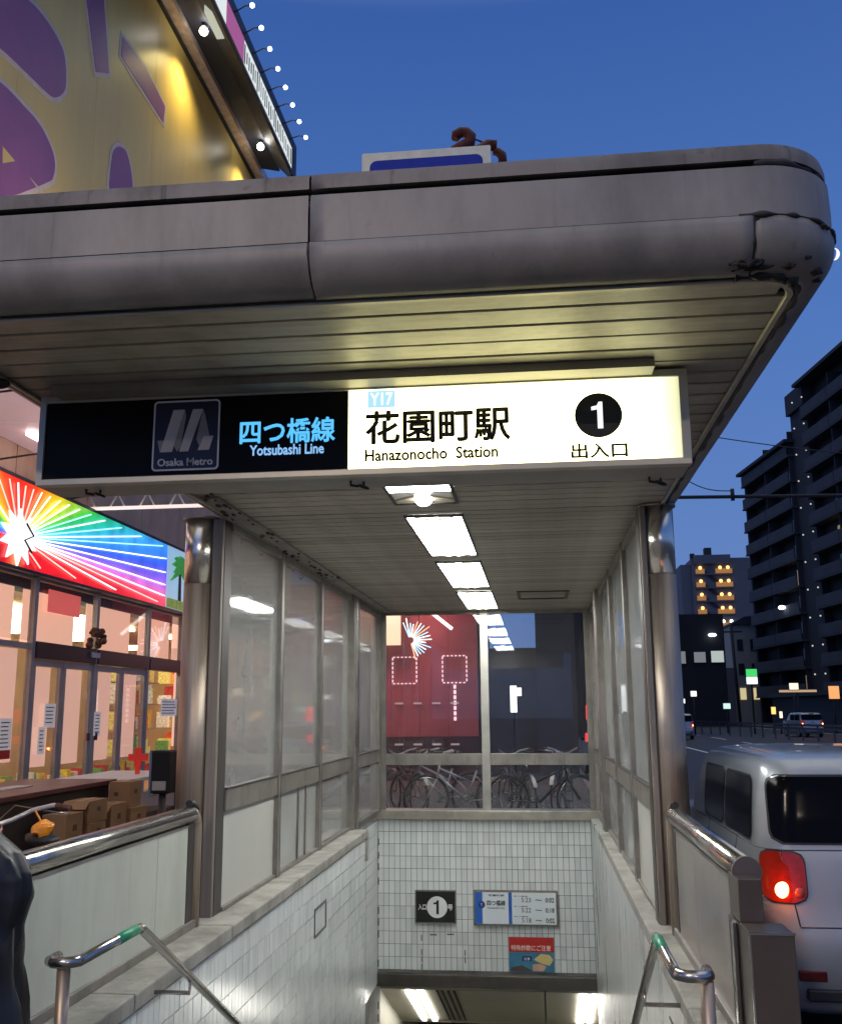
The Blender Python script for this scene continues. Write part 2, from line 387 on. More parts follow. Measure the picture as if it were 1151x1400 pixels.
for x0, x1 in ((-2.14, -2.07), (-.76, -.65), (.66, .73)): B(x0, x1, 13.70, 13.77, .195, ZC - .002, bev=.004).build('mullion', alu if x0 != -.76 else mat('lit_aluminium', (.45, .43, .38), .35, .6), t)
for x0, x1 in ((-2.07, -.76), (-.65, .66)):
    B(x0, x1, 13.705, 13.765, .78, .93, bev=.004).build('transom', alu, t)
    B(x0, x1, 13.705, 13.765, ZC - .05, ZC - .002).build('head_rail', alu, t)
    B(x0, x1, 13.73, 13.738, .93, ZC - .05).build('pane', GL_B, t)
    B(x0, x1, 13.73, 13.738, .22, .78).build('pane', GL_B, t)
B(-2.19, .78, 13.66, 14.0, .073, .195, bev=.008).build('sill', trim_m, t)

# =================================================================== CANOPY
can = thing('entrance_canopy', (-.63, 8, ZC), 'long flat canopy roof with rounded aluminium fascia and slatted soffit over the station stairs', 'canopy')
TX0, TX1, TY0, TY1 = -2.16, .89, 3.075, 14.1
# soffit planks
y = TY0 + .018; pitch = .152; k = 0
pm = {}
while y < TY1 - .1:
    x1 = TX1 - .012
    if y < TY0 + .15: x1 = TX1 - .05
    key = (round(x1, 3))
    if key not in pm:
        mb = MB(); mb.box(TX0 + .012, x1, 0, pitch - .016, 0, .02, bev=.004)
        bmesh.ops.recalc_face_normals(mb.bm, faces=mb.bm.faces); me = bpy.data.meshes.new('plank'); mb.bm.to_mesh(me); mb.bm.free(); me.materials.append(plank_m); pm[key] = me
    o = bpy.data.objects.new('plank', pm[key]); COL.objects.link(o); o.parent = can
    o.location = Vector((0, y, ZC + random.uniform(0, .0025))) - org(can)
    y += pitch; k += 1
B(TX0 - .02, TX1 + .02, TY0 - .02, TY1, ZC + .03, ZC + .06).build('soffit_backing', black, can)
# perimeter path (trim line) with rounded corners
def rr_path(x0, x1, y0, y1, r):
    P = []
    for i in range(24): P.append((x0, y1 + (y0 + r - y1) * i / 24, -1, 0))
    for i in range(13):
        a = PI + PI / 2 * i / 12; P.append((x0 + r + r * math.cos(a), y0 + r + r * math.sin(a), math.cos(a), math.sin(a)))
    for i in range(1, 40): P.append((x0 + r + (x1 - x0 - 2 * r) * i / 40, y0, 0, -1))
    for i in range(17):
        a = -PI / 2 + PI / 2 * i / 16; P.append((x1 - r + r * math.cos(a), y0 + r + r * math.sin(a), math.cos(a), math.sin(a)))
    for i in range(1, 25): P.append((x1, y0 + r + (y1 - y0 - r) * i / 24, 1, 0))
    return P
PATH = rr_path(TX0, TX1, TY0, TY1, .15)
def sweep(prof, sel, name, m, wob=0):
    rows = []
    for (x, y, nx, ny) in sel:
        w = wob * noise.noise(Vector((x * 2.1, y * 2.1, 3.3)))
        rows.append([(x + nx * (o + w), y + ny * (o + w), z) for o, z in prof])
    o = MB().grid(rows).build(name, m, can); smooth(o, 40)
    md = o.modifiers.new('solid', 'SOLIDIFY'); md.thickness = .004; md.offset = -1
    return o
def seg(xa, xb, front=True):  # pieces of the path: by x along the front
    return [p for p in PATH]
iF = [i for i, p in enumerate(PATH) if p[3] == -1 and p[2] == 0]
def cutpath(x):   # index insert at exact x on front
    for i in iF:
        if PATH[i][0] >= x: return i
    return iF[-1] + 1
PATH.insert(cutpath(-.70), (-.70, TY0, 0, -1)); i1 = [i for i, p in enumerate(PATH) if p[0] == -.70][0]
iF = [i for i, p in enumerate(PATH) if p[3] == -1 and p[2] == 0]
PATH.insert(cutpath(.715), (.715, TY0, 0, -1)); i2 = [i for i, p in enumerate(PATH) if p[0] == .715][0]
def sub(i, j, e=.0035):
    s = list(PATH[i:j + 1])
    if i: s[0] = (s[0][0] + e, *s[0][1:])
    if j < len(PATH) - 1: s[-1] = (s[-1][0] - e, *s[-1][1:])
    return s
low = [(.018, 2.862)] + [(.0 + .135 * math.sin(a), 2.985 - .122 * math.cos(a)) for a in [R(15 + 75 * k / 9) for k in range(10)]] + [(.136, 3.008)]
midp = [(.112, 3.0125), (.131, 3.014), (.133, 3.10), (.131, 3.180), (.10, 3.181)]
top = [(.075, 3.206), (.124, 3.207), (.125, 3.235), (.118, 3.262), (.095, 3.272), (-.05, 3.274)]
E_ = len(PATH) - 1
for i, j in ((0, i1), (i1, i2), (i2, E_)): sweep(low, sub(i, j), 'fascia_lower_panel', fascia_m, .002)
for i, j in ((0, i1), (i1, E_)): sweep(midp, sub(i, j), 'fascia_middle_panel', fascia_m, .002)
for i, j in ((0, i1), (i1, E_)): sweep(top, sub(i, j), 'fascia_cap', mat('fascia_cap', (.21, .195, .185), .55, .2, .12, 5, stain=.45, drip=.45), .002)
sweep([(.09, 2.90), (.105, 3.0), (.08, 3.12), (.07, 3.19), (.065, 3.24)], PATH, 'fascia_backing', black)
sweep([(-.028, 2.858), (-.022, 2.850), (-.004, 2.850), (.002, 2.860)], PATH, 'soffit_trim', trim_m)
sweep([(.003, 2.868), (.012, 2.868), (.02, 2.863)], PATH, 'soffit_shadow_gap', black)
MB().prism([(p[0] + p[2] * .02, p[1] + p[3] * .02) for p in PATH], 'Z', 3.255, 3.268).build('roof_deck', mat('roof_deck', (.2, .2, .2), .8), can)
B(TX0 - .1, TX1 + .1, TY1 - .0, TY1 + .05, 2.86, 3.27).build('rear_fascia', fascia_m, can)
# black sealant where the corner panels meet and along the corner seams
def lowpt(p, z):
    o = .135 * math.sqrt(max(0, 1 - ((2.985 - z) / .122) ** 2)) if z < 2.985 else .136
    return Vector((p[0] + p[2] * o, p[1] + p[3] * o, z))
def blob(mb, c, r, sc):
    g_ = bmesh.ops.create_icosphere(mb.bm, subdivisions=3, radius=1)
    for v in g_['verts']:
        d = 1 + .75 * noise.noise(v.co * 1.7 + Vector(c) * 9) + .35 * noise.noise(v.co * 5 + Vector(c) * 5)
        v.co = Vector((v.co.x * r * sc[0] * d, v.co.y * r * sc[1] * d, v.co.z * r * sc[2] * d)) + Vector(c)
        for f in v.link_faces: f.smooth = True
def seam(mb, pts, r0, r1):
    n_ = len(pts); mb.tube(pts, [r0 + (r1 - r0) * max(0, noise.noise(Vector(p) * 23) + .35) for p in pts], 6)
mb = MB(); P0 = PATH[i2]
seam(mb, [lowpt(P0, 2.868 + .0046 * k) for k in range(31)], .003, .010)
CP = PATH[i2 - 1:]
fine = []
for a, b in zip(CP, CP[1:]):
    for k in range(6): fine.append([a[q] + (b[q] - a[q]) * k / 6 for q in range(4)])
seam(mb, [lowpt(p, 3.0105) for p in fine[:150]], .003, .013)
seam(mb, [Vector((p[0] + p[2] * .012, p[1] + p[3] * .012, 2.864)) for p in fine[:170]], .004, .030)
seam(mb, [Vector((p[0] + p[2] * .116, p[1] + p[3] * .116, 3.196)) for p in fine[10:150]], .004, .016)
for (x, z, r_, sc) in ((.70, 2.886, .030, (1.5, .22, .8)), (.735, 2.874, .024, (1.8, .3, .5)), (.665, 2.872, .012, (2, .3, .5)), (.722, 2.999, .010, (1.2, .25, .9))):
    blob(mb, lowpt((x, TY0, 0, -1), z), r_, sc)
for k, (kk, z, r_) in enumerate(((60, 3.0, .013), (66, 3.004, .010), (40, 2.876, .016), (52, 2.90, .010), (75, 2.885, .018), (90, 2.88, .014))):
    blob(mb, lowpt(fine[min(kk, len(fine) - 1)], z), r_, (1.2, .8, .6))
blob(mb, (.868, 3.000, 3.10), .014, (1, .6, 1.1))
mb.build('sealant', black, can, kind='stuff')
mb = MB()
seam(mb, [lowpt((-.70, TY0, 0, -1), 2.868 + .0046 * k) for k in range(31)], .001, .0065)
blob(mb, lowpt((-.655, TY0, 0, -1), 2.965), .008, (.7, .25, 1.6)); mb.build('seam_rust', black, can, kind='stuff')
# ceiling conduit with dirt along the left screen
B(-2.11, -1.99, 6.0, 13.6, 2.845, 2.862).build('cable_channel', mat('channel_grey', (.25, .235, .21), .5, .3, stain=.4), can)
mb = MB()
for k in range(46):
    y = random.uniform(5.8, 10.2); mb.sphere((random.uniform(-2.13, -1.98), y, 2.842), random.uniform(.008, .02), 6, (1, 2.6, .6))
mb.build('peeling_dirt', black, can, kind='stuff')
B(-.20, .41, 11.55, 11.59, 2.852, 2.864).box(-.20, .41, 12.31, 12.35, 2.852, 2.864).box(-.20, -.16, 11.59, 12.31, 2.852, 2.864).box(.37, .41, 11.59, 12.31, 2.852, 2.864).build('access_hatch', alu_d, can)
# ceiling lights
for i, (y0, y1, lab) in enumerate(((4.55, 6.39, 'ceiling light nearest the street, a bare round lamp at its end just below the sign'), (6.82, 8.64, 'second and largest looking white ceiling light panel'), (9.05, 10.94, 'third white ceiling light panel'), (11.42, 13.34, 'farthest white ceiling light panel, next to the rear window'))):
    t = thing('ceiling_light', (-.69, (y0 + y1) / 2, ZC), lab, 'ceiling light', 'ceiling lights over the stairs')
    fr = MB()
    for q in ((-.905, -.885, y0, y1), (-.495, -.475, y0, y1), (-.885, -.495, y0, y0 + .02), (-.885, -.495, y1 - .02, y1)): fr.box(*q, 2.845, 2.8635)
    fr.build('frame', alu_d, t)
    yd = (y0 + .02, y1 - .02) if i else (y0 + .02, 6.02)
    B(-.885, -.495, yd[0], yd[1], 2.851, 2.859).build('diffuser', white_l, t)
    if i == 0:
        B(-.885, -.495, 6.02, 6.37, 2.853, 2.86).build('reflector_plate', mat('reflector', (.75, .74, .68), .35), t)
        MB().sphere((-.69, 6.20, 2.838), .056, 20, (1, 1, .75)).build('lamp_globe', emis('globe', (1, .98, .95), 30), t)
        for s_ in (-1, 1): MB().prism([(-.69 + s_ * .05, 6.13), (-.69 + s_ * .05, 6.27), (-.69 + s_ * .185, 6.33), (-.69 + s_ * .185, 6.24)], 'Z', 2.842, 2.8525).build('reflector_wing', mat('reflector_tan', (.55, .5, .36), .4), t)
    else:
        for yy in (y0 + .05, y1 - .05):
            for s_ in (-1, 1): MB().prism([(-.69 + s_ * .03, 2.83), (-.69 + s_ * .14, 2.850), (-.69 + s_ * .03, 2.850)], 'Y', yy - .02, yy + .02).build('reflector_wing', mat('reflector_tan', (.55, .5, .36), .4), t)
# columns
for sgn, xc, xf0, xf1, lab in ((-1, -2.345, -2.24, -2.165, 'round stainless steel column at the left front of the stairs'), (1, .845, .725, .765, 'round stainless steel column at the right front of the stairs')):
    r = .118 if sgn < 0 else .108
    t = thing('steel_column', (xc, 6.75, ZL), lab, 'column', 'steel columns carrying the canopy')
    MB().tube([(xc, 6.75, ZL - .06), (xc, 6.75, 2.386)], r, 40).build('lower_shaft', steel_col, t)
    MB().tube([(xc, 6.75, 2.389), (xc, 6.75, ZC - .004)], r, 40).build('upper_shaft', mat('column_steel_bright', (.80, .76, .68), .24, .95, .08, 2.5, aniso=(40, 40, .7)), t)  # brighter upper steel; reflection of the ceiling lights is partly in its colour
    MB().tube([(xc, 6.75, 2.85), (xc, 6.75, 2.8645)], r + .02, 40).build('collar', alu, t)
    fx = (xf0, xf1) if sgn < 0 else (xc - .125, xc - .085)
    B(fx[0], fx[1], 6.66, 6.86, ZL - .05, ZC - .02, bev=.006).build('side_fin', mat('fin_steel', (.235, .20, .165), .5, .25, .12, 3, aniso=(20, 20, .8)), t)
    B(fx[1] + .001 if sgn < 0 else fx[0] - .005, fx[1] + .005 if sgn < 0 else fx[0] - .001, 6.70, 6.86, ZL, ZC - .02).build('seal_strip', alu_d, t)

# =================================================================== BARRIERS AND HANDRAILS
def barrier(xb, sgn, ynear, label):
    t = thing('side_barrier', (xb, 5.3, ZL), label, 'barrier')
    zr = .87
    ye = 6.42
    pts = [(xb, ynear, zr)] + [(xb, ye - .1, zr)] + [(xb, ye - .1 + .08 * math.sin(a), zr - .08 + .08 * math.cos(a)) for a in [R(20 + 70 * k / 5) for k in range(6)]]
    MB().tube([(xb, ynear, zr), (xb, ye - .13, zr)], .052, 24).build('top_rail', steel_h, t)
    # rounded return and black rubber gasket at the column
    MB().tube([(xb, ye - .13, zr)] + [(xb, ye - .13 + .10 * math.sin(a), zr - .10 + .10 * math.cos(a)) for a in [R(15 * k) for k in range(1, 7)]] + [(xb, ye - .03, ZL)], .045, 16).build('end_post', steel_col, t)
    MB().tube([(xb, ye - .16, zr + .066)] + [(xb, ye - .13 + .165 * math.sin(a), zr - .10 + .165 * math.cos(a)) for a in [R(15 * k) for k in range(1, 7)]] + [(xb, ye + .04, ZL)], .022, 10).build('rubber_gasket', black, t)
    B(xb - .02, xb + .02, ye - .2, ye - .085, ZL, zr - .05).build('dark_channel', mat('channel_maroon', (.06, .045, .045), .35, .5), t)
    pm_ = panelw if sgn < 0 else mat('scuffed_panel', (.24, .195, .17), .22, .3, .25, 3, stain=.4)
    yb = 5.72 if sgn < 0 else 5.5
    B(xb - .016, xb + .016, ynear + .12, yb, ZL + .05, zr - .058).build('panel', pm_, t)
    B(xb - .016, xb + .016, yb + .006, ye - .2, ZL + .05, zr - .058).build('panel', pm_, t)
    B(xb - .035, xb + .035, ynear, ye, ZL + .001, ZL + .05, bev=.005).build('bottom_rail', alu, t)
    B(xb - .02, xb + .02, ynear + .12, ye - .2, zr - .075, zr - .058).build('upper_channel', alu, t)
    return t
bl = barrier(-2.2, -1, 3.3, 'waist high barrier with pale panel and round steel rail beside the shop')
br = barrier(.80, 1, 4.22, 'waist high barrier with scuffed panel and round steel rail beside the silver car')
MB().tube([(.80, 4.205, .87), (.80, 4.225, .87)], .058, 28).build('rail_end_cap', mat('end_cap', (.13, .11, .10), .45, .4), br)
dk = mat('post_brown_steel', (.12, .095, .078), .38, .5, .1, 4)
B(.742, .832, 4.10, 4.30, .70, .86, bev=.004).build('post_head', dk, br)
B(.735, .84, 4.09, 4.31, .12, .695, bev=.006).build('post', mat('post_dark', (.07, .055, .048), .38, .5), br)
B(.735, .893, 3.90, 4.085, .0, .705, bev=.004).build('front_post', dk, br)
for q in ((.732, .7385, 3.897, 3.9045, .0, .706), (.732, .896, 3.896, 3.9035, .7, .708)): B(*q).build('edge_trim', steel_h, br)
B(.715, .733, 4.12, 4.16, .1, .7, bev=.003).build('edge_trim', steel_h, br)
def one(cx, cz, h):
    w = h
    return [(cx - .02 * w, cz - .5 * w), (cx + .17 * w, cz - .5 * w), (cx + .17 * w, cz + .5 * w), (cx + .04 * w, cz + .5 * w), (cx - .03 * w, cz + .36 * w), (cx - .23 * w, cz + .32 * w), (cx - .23 * w, cz + .19 * w), (cx - .02 * w, cz + .22 * w)]
green = mat('green_tape', (.02, .26, .13), .35)
def handrail(x, sgn, label):
    t = thing('handrail', (x, 4.4, 0), label, 'handrail', 'steel handrails either side of the stairs')
    z = .57; r = .021; tn = math.tan(R(28.6)); yk = 4.47
    # horizontal lead-in
    MB().tube([(x, 3.87, z), (x, yk - .05, z), (x, yk, z - .004)], r, 18).build('lead_rail', steel_h, t)
    MB().tube([(x, yk - .012, z - .002), (x, yk + .02, z - .012), (x, yk + 7.0, z - 7.0 * tn)], r, 18).build('stair_rail', steel_h, t)
    MB().tube([(x, 3.9, z), (x + sgn * .01, 3.86, z), (x + sgn * .035, 3.84, z), (x + sgn * .09, 3.84, z), (x + sgn * .112, 3.86, z), (x + sgn * .115, 3.93, z)], r * 1.02, 18).build('end_return', steel_h, t)
    px_ = x + sgn * (.105 if sgn > 0 else .06)
    MB().tube([(px_, 3.87, -.1), (px_, 3.87, z - .02)], .026, 20).build('post', steel_col, t)
    MB().tube([(x, 4.22, z), (x, 4.42, z)], r + .0015, 18).build('green_tape', green, t)
    for k in range(4):
        y = 5.15 + k * 1.9; zz = z - (y - yk) * tn
        MB().tube([(x, y, zz - .01), (x, y, zz - .075), (x + sgn * .20, y, zz - .075)], .011, 10).build('bracket', steel_h, t)
        MB().tube([(x + sgn * .19, y, zz - .075), (x + sgn * .2, y, zz - .075)], .035, 14).build('bracket_plate', steel_h, t)
    return t
handrail(-1.77, -1, 'bent steel handrail with green tape on the left of the stairs')
handrail(.465, 1, 'bent steel handrail with green tape on the right of the stairs')

# =================================================================== STATION SIGN
sg = thing('station_sign', (-.73, 4.03, 2.455), 'wide lit sign box under the canopy, left half black and right half white', 'sign')
SY = 3.9; cream_f = mat('sign_frame_cream', (.50, .485, .42), .4, .3, .06, 6, stain=.12)
B(-2.10, .635, SY + .03, SY + .255, 2.458, 2.848).build('box', mat('sign_box_grey', (.34, .33, .30), .5, .2, stain=.15), sg)
fr = MB()
for q in ((-2.105, .64, 2.822, 2.853), (-2.105, .64, 2.455, 2.482)): fr.box(q[0], q[1], SY, SY + .05, q[2], q[3], bev=.003)
for q in ((-2.105, -2.078), (.606, .64)): fr.box(q[0], q[1], SY + .001, SY + .049, 2.4815, 2.8225)
fr.build('frame', cream_f, sg)
B(-2.0, .50, 3.79, 3.895, 2.829, 2.8635).build('mounting_bar', mat('mount_bar', (.27, .25, .21), .5, stain=.3), sg)
face_b = mat('sign_face_black', (.010, .009, .009), .3, 0, .3, 1.2, spec=.1)
B(-2.078, -.750, SY + .012, SY + .028, 2.4815, 2.8225).build('black_face', face_b, sg)
# the white acrylic face, lit from behind, dimmer and yellower towards its ends
wf = bpy.data.materials.new('sign_face_white'); wf.use_nodes = True; n = wf.node_tree.nodes; l = wf.node_tree.links; b = n['Principled BSDF']
b.inputs['Base Color'].default_value = (.7, .7, .66, 1); b.inputs['Roughness'].default_value = .25
t_ = n.new('ShaderNodeTexCoord'); s_ = n.new('ShaderNodeSeparateXYZ'); l.new(t_.outputs['Object'], s_.inputs[0])
mr = n.new('ShaderNodeMapRange'); mr.inputs[1].default_value = 1.02; mr.inputs[2].default_value = 1.345; l.new(s_.outputs[0], mr.inputs[0])
c = n.new('ShaderNodeValToRGB'); l.new(mr.outputs[0], c.inputs[0]); c.color_ramp.elements[0].color = (4.8, 4.5, 2.2, 1); c.color_ramp.elements[1].color = (.56, .55, .30, 1)
e_ = c.color_ramp.elements.new(.45); e_.color = (3.6, 3.5, 1.8, 1); e_ = c.color_ramp.elements.new(.80); e_.color = (1.15, 1.15, .72, 1)
l.new(c.outputs[0], b.inputs['Emission Color']); b.inputs['Emission Strength'].default_value = 1.15
B(-.748, .6055, SY + .010, SY + .028, 2.4815, 2.8225).build('white_face', wf, sg)
ink = mat('ink_black', (.008, .008, .008), .4)
cy = emis('cyan_letter', (.10, .52, 1.0), 1.15); cy2 = emis('cyan_pale', (.45, .82, 1.0), 1.0)
y_ = SY + .012
text('四つ橋線', -1.212, -.806, 2.606, 2.712, y_, cy, sg, bold=.015)
text('Yotsubashi Line', -1.168, -.852, 2.556, 2.600, y_, emis('cyan_small', (.28, .58, 1.0), 1.0), sg, bold=.012)
y_ = SY + .010
B(-.668, -.550, y_ - .002, y_ - .0003, 2.742, 2.817).build('line_code_box', cy2, sg)
text('Y17', -.655, -.563, 2.753, 2.806, y_ - .002, emis('white_letter', (1, 1, 1), 1.2), sg, bold=.02, depth=.002)
text('花園町駅', -.674, -.077, 2.585, 2.726, y_, ink, sg, bold=.024)
text('Hanazonocho  Station', -.676, -.130, 2.513, 2.562, y_, ink, sg, bold=.034)
MB().prism([(.281 + .0955 * math.cos(2 * PI * k / 56), 2.672 + .094 * math.sin(2 * PI * k / 56)) for k in range(56)], 'Y', y_ - .003, y_ - .0002).build('number_disc', ink, sg)
MB().prism(one(.279, 2.672, .112), 'Y', y_ - .005, y_ - .0031).build('lettering', emis('white_letter', (1, 1, 1), 1.2), sg)
text('出入口', .167, .389, 2.494, 2.556, y_, ink, sg, bold=.026)
# metro emblem: rounded frame and folded ribbon M
y_ = SY + .012; grey_e = mat('emblem_grey', (.62, .57, .54), .5); grey_l = mat('emblem_lettering', (.80, .77, .76), .5)
def rrect(x0, x1, z0, z1, r, n=6):
    P = []
    for cx, cz, a0 in ((x1 - r, z1 - r, 0), (x0 + r, z1 - r, 90), (x0 + r, z0 + r, 180), (x1 - r, z0 + r, 270)):
        for k in range(n + 1): a = R(a0 + 90 * k / n); P.append((cx + r * math.cos(a), cz + r * math.sin(a)))
    return P
o_, i_ = rrect(-1.594, -1.302, 2.503, 2.811, .018), rrect(-1.587, -1.309, 2.510, 2.804, .013)
mb = MB(); nn = len(o_)
for k in range(nn):
    mb.prism([o_[k], o_[(k + 1) % nn], i_[(k + 1) % nn], i_[k]], 'Y', y_ - .003, y_ - .0002)
mb.build('emblem_frame', grey_l, sg)
MB().prism(i_, 'Y', y_ - .0015, y_ - .0003).build('emblem_ground', mat('emblem_navy', (.022, .022, .05), .3), sg)
def E2(u, w): return (-1.573 + u * .245, 2.585 + w * .185)
mb = MB()
for poly in (((.06, .0), (.27, 0), (.47, 1), (.27, 1)), ((.40, 0), (.56, 0), (.80, 1), (.62, 1)), ((.73, .02), (.93, .02), (1.0, .35), (.83, .35))):
    mb.prism([E2(*q) for q in poly][::1], 'Y', y_ - .004, y_ - .0017)
mb.build('emblem_ribbon', grey_e, sg)
mb = MB()
for poly in (((.0, .28), (.13, .28), (.10, .0), (.05, .0)), ((.47, 1), (.50, .85), (.42, .1), (.36, .0), (.30, .14), (.44, .98)), ((.80, 1), (.84, .86), (.93, .36), (.83, .35), (.75, .12), (.70, .3))):
    mb.prism([E2(*q) for q in poly], 'Y', y_ - .003, y_ - .0016)
mb.build('emblem_fold', mat('emblem_fold', (.32, .29, .28), .5), sg)
text('Osaka Metro', -1.568, -1.328, 2.524, 2.556, y_ - .001, grey_l, sg, bold=.02)
for hx, hy in ((-.735, 4.04), (.515, 4.15), (-1.90, 4.03)):
    MB().tube([(hx - .02, hy - .03, 2.4565), (hx - .02, hy - .03, 2.438), (hx + .015, hy - .03, 2.432)], .006, 8).build('eye_hook', black, sg)
    MB().tube([(hx + .03 + .02 * math.cos(a), hy + .015 * math.sin(a), 2.436 - .008 * math.cos(a)) for a in [2 * PI * k / 14 for k in range(14)]], .005, 8, closed=True).build('eye_hook', black, sg)
    MB().tube([(hx + .03, hy, 2.443), (hx + .03, hy, 2.458)], .005, 8).build('eye_hook', black, sg)

# =================================================================== SIGNS ON THE TILED END WALL
YW = 13.742
t = thing('exit_number_sign', (-1.4, YW, -1.03), 'small black wall sign with a white circle and the number 1', 'sign')
B(-1.675, -1.135, YW - .06, YW - .012, -1.232, -.822).build('frame', steel_h, t)
B(-1.66, -1.15, YW - .064, YW - .0605, -1.217, -.837).build('face', mat('sign_black', (.015, .015, .015), .3), t)
MB().prism([(-1.385 + .135 * math.cos(2 * PI * k / 40), -1.03 + .135 * math.sin(2 * PI * k / 40)) for k in range(40)], 'Y', YW - .067, YW - .0642).build('number_disc', mat('sign_white', (.8, .8, .8), .4, var=.02), t)
MB().prism(one(-1.392, -1.03, .175), 'Y', YW - .069, YW - .0672).build('lettering', ink, t)
text('入口', -1.635, -1.53, -1.065, -.995, YW - .064, MATS['sign_white'], t, bold=.02)
text('号', -1.245, -1.18, -1.065, -.995, YW - .064, MATS['sign_white'], t, bold=.02)
t = thing('timetable_board', (-.36, YW, -1.03), 'wide white and blue timetable board on the tiled wall', 'sign')
B(-.905, .19, YW - .06, YW - .012, -1.245, -.815).build('frame', alu, t)
B(-.885, .165, YW - .064, YW - .0605, -1.225, -.835).build('face', mat('board_white', (.72, .77, .80), .3, var=.02), t)
blu = mat('board_blue', (.03, .14, .52), .3)
B(-.885, -.79, YW - .067, YW - .0642, -1.225, -.835).build('blue_band', blu, t); B(-.45, -.405, YW - .067, YW - .0642, -1.225, -.835).build('blue_band', blu, t)
MB().prism([(-.80 + .045 * math.cos(2 * PI * k / 24), -.99 + .045 * math.sin(2 * PI * k / 24)) for k in range(24)], 'Y', YW - .069, YW - .0672).build('line_roundel', mat('roundel', (.02, .05, .25), .3), t)
text('Y', -.815, -.785, -1.01, -.97, YW - .069, MATS['sign_white'], t)
text('花園町駅', -.71, -.50, -.885, -.862, YW - .064, ink, t, bold=.01)
text('四つ橋線', -.73, -.49, -1.0, -.935, YW - .064, ink, t, bold=.01)
text('Yotsubashi Line', -.73, -.50, -1.04, -1.015, YW - .064, ink, t)
for k, (a, b_) in enumerate((('5:23', '0:02'), ('5:22', '0:18'), ('5:18', '0:02'))):
    z = -.925 - k * .125
    text(a, -.28, -.16, z - .028, z + .028, YW - .064, ink, t); text('~', -.10, -.02, z - .008, z + .008, YW - .064, ink, t); text(b_, .03, .14, z - .028, z + .028, YW - .064, ink, t, bold=.01)
    text('四つ橋線', -.38, -.20, z + .038, z + .052, YW - .064, ink, t)
t = thing('warning_poster', (-.17, YW, -1.6), 'red topped warning poster low on the tiled wall above the lintel', 'poster')
B(-.46, .12, YW - .022, YW - .010, -1.81, -1.39).build('sheet', mat('poster_blue', (.05, .20, .32), .4, var=.25, vs=5), t)
B(-.46, .12, YW - .025, YW - .0222, -1.57, -1.39).build('red_band', mat('poster_red', (.50, .03, .025), .4), t)
text('特殊詐欺にご注意', -.43, .08, -1.555, -1.485, YW - .025, mat('poster_pink', (.8, .55, .5), .4), t, bold=.02)
MB().prism([(-.14, -1.66), (-.05, -1.59), (.06, -1.60), (.11, -1.66), (.06, -1.73), (-.03, -1.71)], 'Y', YW - .025, YW - .0222).build('straw_hat', mat('poster_yellow', (.62, .5, .18), .5), t)
MB().prism([(-.16, -1.72), (-.06, -1.71), (.02, -1.74), (-.02, -1.80), (-.16, -1.80)], 'Y', YW - .024, YW - .0222).build('figure_print', mat('poster_skin', (.60, .36, .26), .5), t)
MB().prism([(-.44, -1.76), (-.30, -1.73), (-.16, -1.79), (-.20, -1.80), (-.44, -1.80)], 'Y', YW - .024, YW - .0222).build('track_print', mat('poster_dark', (.08, .06, .05), .5), t)
B(-.29, -.17, YW - .025, YW - .0222, -1.68, -1.62).build('print_label', mat('poster_navy', (.01, .03, .12), .5), t); text('注意', -.27, -.19, -1.668, -1.635, YW - .025, MATS['sign_white'], t)
t = thing('tape_outline', (-1.3, YW, -1.6), 'broken rectangle of old tape left on the tiles under the round 1 sign', 'tape')
mb = MB()
for (a, b_) in (((-1.60, -1.39), (-1.04, -1.37)), ((-1.60, -1.84), (-1.04, -1.83)), ((-1.60, -1.39), (-1.60, -1.83)), ((-1.03, -1.39), (-1.03, -1.83))):
    for k in range(5):
        if random.random() < .25: continue
        u0, u1 = k / 5 + .01, (k + .75) / 5
        x0, z0 = a[0] + (b_[0] - a[0]) * u0, a[1] + (b_[1] - a[1]) * u0; x1, z1 = a[0] + (b_[0] - a[0]) * u1, a[1] + (b_[1] - a[1]) * u1
        mb.box(min(x0, x1) - .007, max(x0, x1) + .007, YW - .002, YW - .0005, min(z0, z1) - .007, max(z0, z1) + .007)
mb.build('tape_strip', mat('tape_grey', (.12, .12, .12), .7), t)

t = thing('cable_junction', (-2.16, 3.66, 2.86), 'small dark cable fitting with a drooping cable under the left edge of the soffit', 'cable')
MB().sphere((-2.16, 3.66, 2.835), .035, 12, (1.3, 1, .6)).build('fitting', black, t)
MB().tube([(-2.165, 3.66, 2.82), (-2.18, 3.68, 2.76), (-2.24, 3.7, 2.69), (-2.34, 3.74, 2.66), (-2.5, 3.8, 2.72), (-2.62, 3.85, 2.9)], .008, 8).build('cable_strand', black, t)

# =================================================================== SHOP BESIDE THE STATION (left)
shop = thing('shop_building', (-6.2, 14, -.12), 'shop front with tall pink lit blinds, glass doors and a warm lit open bay', 'shop')
blind_u = emis('unused', (0, 0, 0), 0)
blind = mat('lit_blind', (.32, .22, .18), .7, var=.06, vs=1.5, emit=(1, .50, .35), es=1.08)
blind2 = mat('lit_blind_low', (.32, .24, .20), .7, var=.06, vs=1.5, emit=(.95, .50, .38), es=.90)
sf = mat('shop_frame', (.38, .34, .31), .45, .15)
facade = mat('shop_facade_panel', (.52, .35, .25), .5, 0, .08, 3, stain=.2)
for i in range(10):
    y = 5.0 + i * 1.9; B(-6.12, -6.02, y, y + 1.885, 4.21, 5.9).build('facade_panel', facade, shop)
B(-6.4, -6.13, 3, 24, 3.0, 6.0).build('upper_wall', mat('dark_gap', (.03, .03, .03), .8), shop)
B(-6.16, -6.0, 3, 24, -.2, .32).build('base_wall', facade, shop)
ybs = [5.4, 7.4, 9.35, 11.35, 13.08, 14.95, 16.42, 18.3, 20.3, 22.4]
for y in ybs:
    B(-6.06, -5.99, y - .04, y + .04, .32, 3.14).build('mullion', sf, shop)
